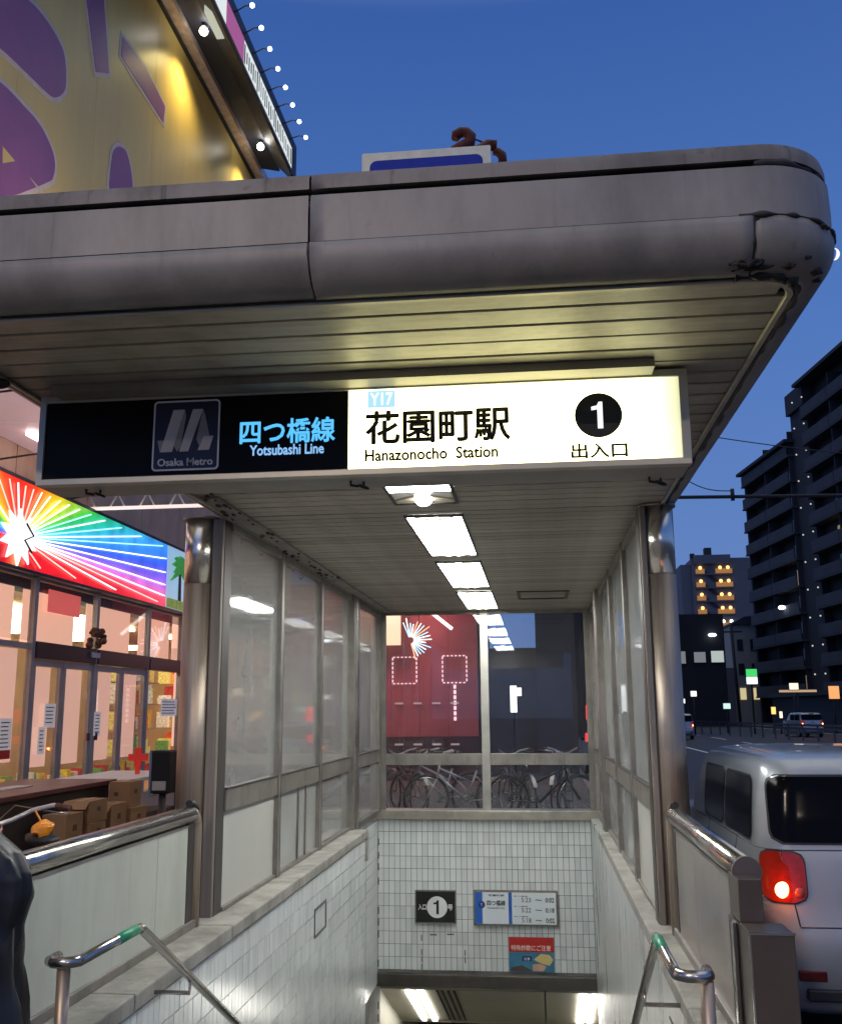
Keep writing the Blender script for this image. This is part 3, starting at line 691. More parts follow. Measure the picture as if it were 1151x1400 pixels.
for k, (a, b) in enumerate(zip(ybs, ybs[1:])):
    a += .04; b -= .04; gap = (.16, .30, .30)[k - 2] if k in (2, 3, 4) else .10
    B(-6.06, -5.995, a, b, 3.10, 3.16).build('rail', sf, shop)
    B(-6.035, -6.025, a, b, 2.36, 3.10).build('pane', GL_S, shop)
    B(-6.20, -6.18, a, b - gap, 2.30, 3.12).build('blind', blind, shop)
    if k == 3 or k == 4 or k == 5: B(-6.10, -5.97, a, b, 2.16, 2.36).build('door_header', mat('header_dark', (.025, .022, .025), .3), shop)
    else: B(-6.06, -5.995, a, b, 2.26, 2.33).build('rail', sf, shop)
    if k in (3, 4): continue
    if k != 5:
        B(-6.035, -6.025, a, b, .34, 2.26).build('pane', GL_S, shop)
        B(-6.13, -6.115, a, b - gap * .6, .95, 2.26).build('blind', blind2, shop)
# doors in two bays
for y0, y1, nm in ((11.39, 12.16, 'side_light'), (12.18, 13.04, 'door'), (13.12, 13.98, 'door'), (14.0, 14.91, 'side_light')):
    d = MB()
    for q in ((y0, y0 + .07, .34, 2.15), (y1 - .07, y1, .34, 2.15)): d.box(-6.05, -6.0, *q)
    for q in ((y0 + .07, y1 - .07, 2.07, 2.15), (y0 + .07, y1 - .07, .34, .46)): d.box(-6.049, -6.001, *q)
    dd = d.build(nm, sf, shop)
    B(-6.03, -6.02, y0 + .07, y1 - .07, .46, 2.07).build('pane', GL_S, dd)
    B(-6.13, -6.12, y0 + .09, y1 - .09, .86, 2.07).build('blind', blind2, dd)
    if nm == 'door': B(-5.995, -5.975, (y1 - .11 if y0 < 13 else y0 + .05), (y1 - .05 if y0 < 13 else y0 + .11), 1.14, 1.24).build('handle', mat('door_plate', (.08, .02, .02), .4), dd)
# interior
wi = mat('interior_wall', (.55, .45, .34), .7, 0, .1, 2)
B(-10, -9.9, 3, 24, -.1, 3.4).box(-9.9, -6.4, 3, 24, 3.2, 3.3).box(-9.9, -6.2, 3, 24, -.12, -.05).box(-9.9, -6.4, 3, 3.1, -.05, 3.2).box(-9.9, -6.4, 23.9, 24, -.05, 3.2).build('interior_shell', wi, shop)
for i in range(9):
    B(-8.2, -8.05, 4.5 + i * 2.2, 6.1 + i * 2.2, 3.12, 3.18).build('interior_tube', emis('warm_tube', (1, .74, .38), 16), shop)
for i in range(7):
    B(-6.9, -6.6, 11.6 + i * .75, 11.8 + i * .75, 2.55, 2.62 + .3 * (i % 2)).build('hanging_lamp', emis('warm_lamp', (1, .9, .7), 7), shop)
for (y0, y1) in ((15.0, 16.38),):
    for z in (.45, .85, 1.25, 1.65, 2.0):
        B(-7.0, -6.35, y0, y1, z - .02, z).build('shelf', wi, shop)
cols = [(.75, .55, .05), (.7, .12, .04), (.8, .75, .6), (.7, .35, .05), (.15, .35, .1), (.8, .65, .2), (.5, .05, .05)]
gm = [mat('goods_%d' % i, c, .5, var=.5, vs=30, emit=c, es=.22) for i, c in enumerate(cols)]  # slight glow in the goods colours stands in for warm shop light
goods = []
for (ya, yb) in ((15.02, 16.36), (11.45, 14.9), (17, 22)):
    for z in (.45, .85, 1.25, 1.65, 2.0):
        if ya == 11.45 and z > .5: continue
        y = ya
        while y < yb - .1:
            w = random.uniform(.05, .12); h = random.uniform(.10, .32)
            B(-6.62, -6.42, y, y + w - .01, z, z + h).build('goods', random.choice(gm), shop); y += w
tp = shop
def paper(y, z0, z1, w, red=False, lab='paper'):
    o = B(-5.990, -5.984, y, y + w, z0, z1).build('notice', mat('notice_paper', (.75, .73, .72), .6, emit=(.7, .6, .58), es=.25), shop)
    mb = MB(); z = z1 - .04
    while z > z0 + .05:
        mb.box(-5.9838, -5.982, y + .03, y + w - .03 - random.uniform(0, w * .2), z - .012, z); z -= .045
    mb.build('notice_print', ink, o, kind='stuff')
    if red: B(-5.9838, -5.980, y, y + w, z0, z0 + (z1 - z0) * .22).build('red_print', mat('notice_red', (.6, .03, .02), .5), o)
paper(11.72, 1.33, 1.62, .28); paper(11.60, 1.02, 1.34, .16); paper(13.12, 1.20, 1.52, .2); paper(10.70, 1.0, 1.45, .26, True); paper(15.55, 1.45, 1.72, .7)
B(-5.990, -5.984, 11.62, 12.5, 2.74, 3.02).build('notice', mat('coral_panel', (.75, .16, .12), .5, emit=(.8, .12, .10), es=.55), shop)  # coral emissive panel on the upper pane
mb = MB()
for k in range(26):
    mb.sphere((-5.93 + random.uniform(-.06, .06), 12.98 + random.uniform(-.22, .22), 2.46 + random.uniform(-.07, .16)), random.uniform(.02, .05), 6)
o = mb.build('garland', mat('garland', (.14, .06, .03), .8, var=.5, vs=40), shop, kind='stuff')
B(-5.965, -5.94, 12.86, 13.1, 2.24, 2.31).build('plate', mat('plate', (.5, .5, .5), .4), shop)

# rainbow sign with neon rays
rb = thing('rainbow_sign', (-5.95, 12.4, 3.15), 'long rainbow coloured ray sign with white neon tubes above the shop windows', 'sign')
rm = bpy.data.materials.new('rainbow_print'); rm.use_nodes = True; n = rm.node_tree.nodes; l = rm.node_tree.links; b = n['Principled BSDF']
SCY, SCZ = 10.62, 3.5
t_ = n.new('ShaderNodeTexCoord'); s_ = n.new('ShaderNodeSeparateXYZ'); l.new(t_.outputs['Object'], s_.inputs[0])
sy_ = n.new('ShaderNodeMath'); sy_.operation = 'SUBTRACT'; sy_.inputs[1].default_value = SCY - 12.4; l.new(s_.outputs[1], sy_.inputs[0])
ab = n.new('ShaderNodeMath'); ab.operation = 'ABSOLUTE'; l.new(sy_.outputs[0], ab.inputs[0])
sz_ = n.new('ShaderNodeMath'); sz_.operation = 'SUBTRACT'; sz_.inputs[1].default_value = SCZ - 3.15; l.new(s_.outputs[2], sz_.inputs[0])
at2 = n.new('ShaderNodeMath'); at2.operation = 'ARCTAN2'; l.new(ab.outputs[0], at2.inputs[0]); l.new(sz_.outputs[0], at2.inputs[1])
dv = n.new('ShaderNodeMath'); dv.operation = 'DIVIDE'; dv.inputs[1].default_value = PI; l.new(at2.outputs[0], dv.inputs[0])
c = n.new('ShaderNodeValToRGB'); l.new(dv.outputs[0], c.inputs[0]); rr_ = c.color_ramp
stops = [(0, (.85, .02, .01)), (.17, (.9, .05, .01)), (.25, (.9, .28, .01)), (.31, (.85, .62, .01)), (.36, (.25, .55, .02)), (.395, (.03, .48, .05)), (.425, (.02, .50, .38)), (.45, (.05, .36, .85)), (.475, (.03, .12, .80)), (.488, (.12, .10, .75)), (.498, (.32, .12, .74)), (.506, (.72, .16, .62)), (.512, (.85, .06, .16)), (.53, (.78, .01, .02)), (.8, (.8, .01, .02)), (1, (.8, .2, .01))]
rr_.elements[0].position = 0; rr_.elements[0].color = (*stops[0][1], 1); rr_.elements[1].position = 1; rr_.elements[1].color = (*stops[-1][1], 1)
for p_, c_ in stops[1:-1]: e = rr_.elements.new(p_); e.color = (*c_, 1)
nz = n.new('ShaderNodeTexNoise'); nz.inputs['Scale'].default_value = 3.5; nz.inputs['Detail'].default_value = 6; l.new(t_.outputs['Object'], nz.inputs[0])
mz = n.new('ShaderNodeMapRange'); mz.inputs[1].default_value = .3; mz.inputs[2].default_value = .7; mz.inputs[3].default_value = .55; mz.inputs[4].default_value = 1.15; l.new(nz.outputs[0], mz.inputs[0])
vz = n.new('ShaderNodeVectorMath'); vz.operation = 'SCALE'; l.new(c.outputs[0], vz.inputs[0]); l.new(mz.outputs[0], vz.inputs[3])
l.new(c.outputs[0], b.inputs['Base Color']); l.new(vz.outputs[0], b.inputs['Emission Color']); b.inputs['Emission Strength'].default_value = 1.05; b.inputs['Roughness'].default_value = .3
B(-6.0, -5.90, 7.6, 15.31, 3.17, 4.18).build('rainbow_panel', rm, rb)
B(-6.0, -5.89, 7.6, 16.45, 4.181, 4.22).box(-6.0, -5.89, 7.6, 16.45, 3.13, 3.169).build('edge_frame', mat('sign_rim', (.03, .03, .05), .4), rb)
neon = emis('neon_white', (1, .95, .95), 2.2); neon_r = emis('neon_pink', (1, .55, .45), 1.6); neon_c = emis('neon_cyan', (.45, .85, 1), 1.6)
def clip(ang):
    dy, dz = math.sin(ang), math.cos(ang); T = 99
    if dz > 1e-6: T = min(T, (4.13 - SCZ) / dz)
    if dz < -1e-6: T = min(T, (3.21 - SCZ) / dz)
    if dy > 1e-6: T = min(T, (15.27 - SCY) / dy)
    if dy < -1e-6: T = min(T, (7.7 - SCY) / dy)
    return T * .985
angs = [-60, -42, -26, -10, 6, 22, 36, 47, 56, 62, 67, 71, 74.5, 77.5, 80, 82, 84.5, 87.3, 89.8, 92, 93.8, 96, 101, 118, 140]
for k, a in enumerate(angs):
    a_ = R(a); T = clip(a_); s0 = .3 if abs(a) > 30 else .18
    mm = neon_r if (a < 30 or a > 92) and k % 3 else (neon_c if 68 < a < 85 and k % 2 else neon)
    MB().tube([(-5.875, SCY + math.sin(a_) * s0, SCZ + math.cos(a_) * s0), (-5.875, SCY + math.sin(a_) * T, SCZ + math.cos(a_) * T)], .0085, 6).build('neon_tube', mm, rb)
sp = []
for k in range(20):
    r_ = .42 if k % 2 else .24; a = 2 * PI * k / 20; sp.append((SCY + r_ * math.cos(a), SCZ + r_ * .8 * math.sin(a)))
MB().prism(sp, 'X', -5.89, -5.865).build('star_burst', emis('star_white', (1, 1, 1), 1.3), rb)
MB().tube([(-5.86, SCY + .12, SCZ + .18), (-5.86, SCY + .30, SCZ + .06), (-5.86, SCY + .10, SCZ - .02), (-5.86, SCY + .28, SCZ - .14)], .014, 6).build('zigzag', ink, rb)
# beach picture with palm
B(-6.0, -5.90, 15.33, 16.45, 3.17, 4.18).build('beach_panel', mat('beach_print', (.35, .6, .75), .4, var=.25, vs=1.4, emit=(.38, .62, .80), es=.6), rb)
palm_g = mat('palm_print', (.05, .30, .06), .6, var=.4, vs=20, emit=(.05, .35, .06), es=.4)
MB().prism([(15.86, 3.3), (15.98, 3.3), (15.94, 3.78), (15.86, 3.78)], 'X', -5.899, -5.885).build('palm_trunk', mat('palm_trunk', (.12, .07, .03), .7), rb)
for k in range(11):
    a = R(-20 + 22 * k); L_ = random.uniform(.34, .50)
    MB().prism([(15.92, 3.80), (15.92 + L_ * .55 * math.cos(a) - .05 * math.sin(a), 3.80 + L_ * .55 * math.sin(a) + .07), (15.92 + L_ * math.cos(a), 3.80 + L_ * math.sin(a) * .8 - .05), (15.92 + L_ * .5 * math.cos(a) + .05 * math.sin(a), 3.80 + L_ * .5 * math.sin(a) - .02)], 'X', -5.899, -5.884 + .0015 * k).build('palm_leaf', palm_g, rb)
B(-5.899, -5.88, 15.35, 16.43, 3.18, 3.33).build('shore_print', mat('shore', (.3, .35, .05), .6, var=.6, vs=12, emit=(.3, .4, .1), es=.4), rb)

# awning over the pavement by the shop, with tube lamp and lattice
aw = thing('shop_awning', (-5.4, 8, 4.6), 'pink lit flat awning over the rainbow sign, left of the station sign', 'awning')
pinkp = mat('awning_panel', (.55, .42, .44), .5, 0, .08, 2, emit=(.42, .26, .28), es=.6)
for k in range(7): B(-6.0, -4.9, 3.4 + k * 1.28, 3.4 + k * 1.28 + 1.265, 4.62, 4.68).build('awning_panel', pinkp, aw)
B(-4.9, -4.84, 3.4, 12.36, 4.55, 4.8).build('awning_edge', mat('awning_edge', (.20, .16, .15), .5), aw)
for y in (5.9, 8.3, 10.7): B(-5.6, -5.52, y - .6, y + .6, 4.56, 4.61).build('tube_lamp', emis('pink_tube', (1, .8, .75), 6), aw)
for y in (6, 8, 10, 12):
    MB().tube([(-5.98, y, 4.25), (-4.95, y + .7, 4.6)], .012, 6).build('brace', alu_d, aw)
tr = thing('lattice_beam', (-4.8, 12.6, 4.2), 'white lattice beam with a lit underside running behind the left column', 'beam')
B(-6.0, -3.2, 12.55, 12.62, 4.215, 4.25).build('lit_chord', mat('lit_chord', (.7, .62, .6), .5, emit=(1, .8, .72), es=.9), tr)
B(-6.0, -3.2, 12.55, 12.62, 4.50, 4.53).build('top_chord', alu, tr)
for k in range(13):
    x = -5.9 + k * .21; MB().tube([(x, 12.585, 4.25), (x + (.14 if k % 2 else -.14), 12.585, 4.5)], .012, 6).build('lattice_bar', mat('lattice_white', (.6, .55, .54), .5), tr)

# =================================================================== YELLOW BUILDING ABOVE
yb_ = thing('yellow_building', (-6.5, 14, 6), 'tall building side clad in yellow panels with big purple letter shapes and a dark eave', 'building')
ym = mat('yellow_cladding', (.66, .49, .15), .40, .0, .06, 1.2, aniso=(1, 3, .25))
for i in range(8): B(-6.2, -6.0, 3.9 + i * 2.04, 3.9 + i * 2.04 + 2.035, 6.02, 13.28).build('cladding_panel', ym, yb_)
B(-16, -6.21, 3.9, 20.3, 6, 14.5).build('body', mat('yb_body', (.08, .08, .09), .7), yb_)
pale = mat('letter_outline', (.62, .52, .46), .5); purp = mat('letter_purple', (.28, .10, .24), .45, 0, .1, 3)
LET = {'A': [(8.0, 9.0), (8.49, 9.34), (9.51, 9.98), (10.21, 10.25), (10.78, 10.27), (11.11, 10.13), (11.22, 9.74), (11.14, 9.5), (10.92, 9.29), (10.64, 9.21), (9.61, 9.05), (8.71, 8.79), (8, 8.6)],
 'B': [(8.0, 8.3), (8.91, 8.62), (9.68, 8.78), (10.14, 8.82), (10.6, 8.82), (10.95, 8.68), (11.08, 8.5), (11.06, 8.26), (10.89, 8.06), (9.9, 7.29), (9.17, 6.9), (8, 6.5)],
 'C': [(11.45, 11.40), (12.08, 11.92), (12.46, 10.72), (11.95, 10.39)],
 'D': [(12.69, 11.69), (13.69, 11.81), (14.6, 11.68), (14.54, 11.23), (12.68, 11.24)],
 'E': [(12.63, 8.88), (12.58, 9.51), (12.68, 9.77), (12.86, 9.92), (13.12, 9.98), (13.36, 9.78), (13.51, 9.37), (13.5, 8.9)]}
def inset(poly, d):
    n = len(poly); out = []
    ar = sum(poly[i][0] * poly[(i + 1) % n][1] - poly[(i + 1) % n][0] * poly[i][1] for i in range(n)); sg_ = 1 if ar > 0 else -1
    for i in range(n):
        p0, p1, p2 = Vector(poly[i - 1]), Vector(poly[i]), Vector(poly[(i + 1) % n])
        a = (p1 - p0).normalized(); b = (p2 - p1).normalized()
        na = Vector((-a.y, a.x)) * sg_; nb = Vector((-b.y, b.x)) * sg_; m_ = na + nb
        if m_.length < 1e-4: m_ = na
        m_ = m_ / max(.35, m_.length_squared / 2 if m_.length_squared > 0 else 1)
        q = p1 + m_ * d * .5 * 2 / 2 * 1.0
        out.append((q.x, q.y))
    return out
def rounded(p, keep):
    n = len(p); out = []
    for i in range(n):
        p0, p1, p2, p3 = p[i - 1], p[i], p[(i + 1) % n], p[(i + 2) % n]
        for k in range(5):
            t = k / 5; out.append(tuple(.5 * (2 * p1[q] + (p2[q] - p0[q]) * t + (2 * p0[q] - 5 * p1[q] + 4 * p2[q] - p3[q]) * t * t + (3 * p1[q] - p0[q] - 3 * p2[q] + p3[q]) * t ** 3) for q in (0, 1)))
    return out
for k, p in LET.items():
    if k in 'ABE': p = rounded(p, 0)
    o = MB().prism(p, 'X', -5.999, -5.992).build('letter_outline', pale, yb_)
    MB().prism(inset(p, .13), 'X', -5.9915, -5.986).build('letter_face', purp, o)
MB().prism([(9.8, 7.98), (10.09, 7.96), (9.83, 7.78)], 'X', -5.9855, -5.983).build('letter_notch', ym, yb_)
MB().prism([(10.44, 7.95), (10.91, 7.94), (10.78, 7.88)], 'X', -5.9855, -5.983).build('letter_notch', pale, yb_)
B(-6.02, -5.76, 3.9, 20.25, 13.285, 13.50).build('edge_trim', mat('eave_trim', (.55, .46, .42), .35, .4, .25, 8), yb_)
B(-6.05, -5.94, 3.9, 20.25, 13.24, 13.284).build('edge_shadow', black, yb_)
navy = mat('eave_navy', (.012, .017, .036), .5, .0, .15, 2)
MB().prism([(-5.76, 13.42), (-5.35, 13.32), (-5.35, 13.7), (-5.76, 13.8)], 'Y', 3.9, 19.6).build('eave_soffit', navy, yb_)
MB().prism([(-5.349, 13.30), (-4.90, 12.80), (-4.90, 13.7), (-5.349, 13.7)], 'Y', 3.9, 19.3).build('eave_soffit', mat('eave_navy_b', (.020, .026, .05), .5), yb_)
B(-4.899, -4.85, 3.9, 19.1, 13.33, 13.48).box(-4.899, -4.85, 3.9, 19.1, 12.77, 12.83).box(-4.899, -4.85, 18.75, 19.1, 12.831, 13.329).build('fascia_rim', navy, yb_)
B(-4.899, -4.86, 3.9, 18.74, 12.832, 13.328).build('lit_fascia', emis('lit_fascia', (.85, .92, .90), .85), yb_)
B(-4.8595, -4.85, 14.2, 15.2, 12.84, 13.32).build('pink_panel', emis('pink_panel', (.55, .12, .35), .6), yb_)
for k in range(26):
    y = 15.25 + k * .135; z0 = 12.86 + random.uniform(0, .12); z1 = 13.30 - random.uniform(0, .12)
    B(-4.8595, -4.852, y, y + random.uniform(.02, .05), z0, z1).build('letter_stroke', ink, yb_)
for k in range(6): B(-5.8, -5.4, 5 + k * 1.6, 5.08 + k * 1.6, 13.36, 13.42).build('eave_rib', mat('rib_blue', (.2, .25, .4), .4), yb_)
t = thing('bracket_light_box', (-5.05, 14.35, 12.9), 'small pale light box under the eave sign of the yellow building', 'sign')
B(-5.18, -4.93, 14.0, 14.68, 12.95, 13.35, bev=.01).build('box', emis('pale_box', (.75, .78, .62), .65), t)
B(-4.929, -4.922, 14.05, 14.63, 13.0, 13.3).build('face', mat('box_face', (.2, .1, .2), .4), t)
for k in range(8):
    y = 14.05 + k * .56
    t = thing('sign_floodlight', (-4.86, y + .6, 13.47), 'small white floodlight on a thin arm, number %s from the top of the slanting row' % ('one two three four five six seven eight'.split()[k]), 'floodlight', 'floodlights above the eave sign')
    MB().tube([(-4.86, y + .62, 13.46), (-4.60, y + .35, 13.34), (-4.40, y + .12, 13.15)], .012, 6).build('arm', alu_d, t)
    MB().sphere((-4.40, y + .10, 13.13), .042, 10).build('lamp_head', emis('flood_white', (.8, .95, 1), 7), t)
for (y, s) in ((14.76, 'upper'), (18.4, 'lower')):
    t = thing('eave_downlight', (-5.42, y, 13.2), 'bright round %s downlight under the dark eave' % s, 'downlight', 'downlights under the dark eave')
    MB().sphere((-5.45, y, 13.20), .075, 14).build('lamp_globe', emis('down_white', (1, .93, .82), 25), t)
    MB().tube([(-5.45, y, 13.28), (-5.45, y, 13.36)], .05, 10).build('lamp_holder', alu_d, t)
    ld = bpy.data.lights.new('downlight_beam', 'SPOT'); ld.energy = 230; ld.color = (1, .80, .34); ld.spot_size = R(128); ld.spot_blend = 1; ld.shadow_soft_size = .08
    lo = bpy.data.objects.new('downlight_beam', ld); COL.objects.link(lo); lo.parent = t; lo.location = (-.03, .3, -.12); lo.rotation_euler = (R(8), R(10), 0)

for k, y in enumerate((6.5, 10.5, 14.5, 18.0)):  # added lamps hidden behind the canopy, to warm the yellow wall
    t = thing('added_uplight', (-4.95, y, 6.3), 'added unseen warm uplight at the foot of the yellow cladding, number %s from the street end' % 'one two three four'.split()[k], 'uplight', 'added uplights washing the yellow cladding')
    B(-6.0, -4.9, y - .03, y + .03, 6.22, 6.26).build('arm', alu_d, t); B(-5.02, -4.86, y - .2, y + .2, 6.27, 6.36, bev=.01).build('lamp_head', alu_d, t)
    al = bpy.data.lights.new('uplight_beam', 'AREA'); al.shape = 'RECTANGLE'; al.size = .3; al.size_y = .1; al.energy = 34; al.color = (1, .84, .62)
    ao = bpy.data.objects.new('uplight_beam', al); COL.objects.link(ao); ao.parent = t; ao.location = (0, 0, .09); ao.rotation_euler = (0, R(180 + 14), 0)
# =================================================================== ROOFTOP THINGS
t = thing('direction_sign', (-1.27, 12, 5), 'blue direction sign with a cream frame showing above the canopy roof', 'sign')
o_, i_ = rrect(-2.135, -.40, 7.6, 8.90, .02), rrect(-2.03, -.505, 7.72, 8.785, .10)
fr = MB(); nn = len(o_)
for k in range(nn): fr.prism([o_[k], o_[(k + 1) % nn], i_[(k + 1) % nn], i_[k]], 'Y', 11.98, 12.0)
fr.build('frame', mat('sign_cream', (.78, .74, .62), .5, emit=(.8, .75, .6), es=.12), t)
MB().prism(i_, 'Y', 11.985, 12.0).build('face', mat('sign_blue', (.02, .03, .28), .35, emit=(.02, .03, .3), es=.2), t)
B(-2.13, -.405, 12.001, 12.05, 7.61, 8.89).build('back', alu, t)
MB().tube([(-1.27, 12.15, 3.27), (-1.27, 12.15, 8.6)], .09, 14).build('post', alu, t)
t = thing('curled_ornament', (-.6, 12.5, 8.9), 'rusty brown curled ornament above the right end of the blue direction sign', 'ornament')
rust = mat('rust_brown', (.17, .035, .012), .6, 0, .3, 12, bump=.3, bs=30)
P2 = [(-.90, 9.28), (-.885, 9.345), (-.82, 9.385), (-.74, 9.375), (-.685, 9.31), (-.70, 9.22), (-.80, 9.15), (-.90, 9.10), (-.93, 9.04), (-.84, 9.03), (-.66, 9.04), (-.53, 9.09), (-.43, 9.16), (-.375, 9.17), (-.38, 9.09)]
MB().tube([(x, 12.4, z) for x, z in P2], [.055, .075, .075, .075, .08, .085, .09, .09, .085, .085, .09, .09, .085, .07, .05], 12).build('curled_body', rust, t)
MB().tube([(-.38, 12.42, 9.07), (-.32, 12.42, 9.06), (-.26, 12.42, 9.0), (-.25, 12.42, 8.92), (-.285, 12.42, 8.87)], [.05, .06, .065, .06, .04], 12).build('tail', rust, t)
MB().tube([(-.66, 12.4, 9.28), (-.50, 12.4, 9.20)], .012, 6).build('wire', black, t)
MB().tube([(-.7, 12.45, 3.27), (-.7, 12.45, 9.0)], .035, 10).build('stay', alu_d, t)

# =================================================================== BY THE LEFT BARRIER
wood = mat('counter_maroon', (.10, .02, .022), .35, 0, .2, 6)
t = thing('maroon_counter', (-4.3, 8, 0), 'long maroon topped counter in front of the shop windows', 'counter')
B(-4.9, -4.0, 6.4, 9.35, .845, .885, bev=.006).build('counter_top', wood, t)
B(-4.86, -4.06, 6.5, 9.3, .1, .84).build('counter_body', mat('counter_body', (.04, .025, .02), .6), t)
B(-4.5, -4.35, 7.5, 8.4, .886, .893).build('flat_board', mat('board_pale', (.5, .42, .42), .5), t)
t = thing('white_table', (-4.3, 10, 0), 'white topped table behind the boxes, left of the column', 'table')
B(-4.75, -3.95, 9.4, 10.95, .835, .87, bev=.008).build('table_top', mat('table_white', (.62, .60, .56), .4), t)
for x in (-4.7, -4.0):
    for y in (9.45, 10.9): B(x, x + .03, y, y + .03, -.12, .83).build('leg', alu_d, t)
B(-4.6, -4.0, 9.5, 10.9, -.12, .5).build('lower_shelf', mat('shelf_dark', (.07, .04, .035), .6), t)
t = thing('red_cross_sign', (-4.6, 10.5, .87), 'red cross shaped shop sign on the white table', 'sign')
redm = mat('cross_red', (.7, .03, .02), .4, emit=(.8, .04, .02), es=.12)
MB().prism([(-4.2 + a * .05, 1.04 + b * .05) for a, b in ((-2, -.7), (-.7, -.7), (-.7, -2), (.7, -2), (.7, -.7), (2, -.7), (2, .7), (.7, .7), (.7, 2), (-.7, 2), (-.7, .7), (-2, .7))], 'Y', 10.3, 10.34).build('cross', redm, t)
B(-4.22, -4.18, 10.3, 10.34, .87, .945).build('stand', redm, t)
t = thing('black_dispenser', (-3.02, 8, -.12), 'black box on a post beside the left steel column', 'dispenser')
B(-3.11, -2.96, 7.92, 8.1, .86, 1.2, bev=.015).build('box', mat('disp_black', (.012, .012, .012), .5, spec=.25), t)
B(-3.09, -2.98, 7.905, 7.918, .89, .96).build('label_plate', mat('disp_grey', (.35, .33, .3), .4), t)
B(-3.13, -3.111, 7.93, 8.09, .84, 1.2).build('side_plate', steel_h, t)
MB().tube([(-3.04, 8.01, -.12), (-3.04, 8.01, .86)], .03, 12).build('post', alu_d, t)
card = mat('cardboard', (.30, .165, .075), .75, 0, .10, 5, bump=.1, bs=50); tape_m = mat('packing_tape', (.36, .22, .10), .3)
t = thing('low_trolley', (-3.85, 8.6, -.12), 'dark low trolley carrying the cardboard boxes', 'trolley')
B(-4.04, -3.5, 7.5, 9.7, .40, .445).build('deck', alu_d, t)
for x in (-4.0, -3.56):
    for y in (7.6, 9.6): MB().tube([(x - .02, y, -.06), (x + .02, y, -.06)], .06, 14).build('wheel', black, t); B(x - .015, x + .015, y - .015, y + .015, -.04, .40).build('leg', alu_d, t)
bx = [(-3.80, 7.86, .446, .20, .30, .27, 'leftmost cardboard box, behind the bicycle handlebar'), (-3.80, 8.28, .446, .22, .34, .16, 'lower cardboard box of the second stack from the left'), (-3.80, 8.27, .607, .22, .35, .18, 'upper opened cardboard box of the second stack from the left'),
      (-3.82, 8.74, .446, .22, .36, .27, 'tall cardboard box with open flap, third from the left'), (-3.82, 9.20, .446, .22, .32, .20, 'lower cardboard box of the right stack'), (-3.85, 9.19, .648, .20, .29, .23, 'upper cardboard box of the right stack, the highest one')]
for (x, y, z, dx, dy, dz, lab) in bx:
    rz = random.uniform(-.06, .06)
    t = thing('cardboard_box', (x, y, z), lab, 'box', 'cardboard boxes behind the barrier')
    B(x - dx / 2, x + dx / 2, y - dy / 2, y + dy / 2, z, z + dz, bev=.004).build('carton', card, t)
    B(x - .025, x + .025, y - dy / 2 - .002, y + dy / 2 + .002, z + dz, z + dz + .002).build('tape', tape_m, t)
    B(x + dx / 2 + .0005, x + dx / 2 + .002, y - .03, y + .04, z + dz * .5, z + dz * .68).build('print', mat('carton_print', (.10, .05, .03), .7), t)
    B(x - dx * .25, x - dx * .05, y - dy / 2 - .002, y - dy / 2 - .0005, z + dz * .45, z + dz * .6).build('print', MATS['carton_print'], t)
    if 'open' in lab:
        B(x - dx / 2, x + dx / 2, y - dy / 2 - .10, y - dy / 2, z + dz - .004, z + dz, rot=Matrix.Rotation(R(35), 3, 'X'), c=(x, y - dy / 2, z + dz)).build('flap', card, t)
    t.rotation_euler = (0, 0, rz)

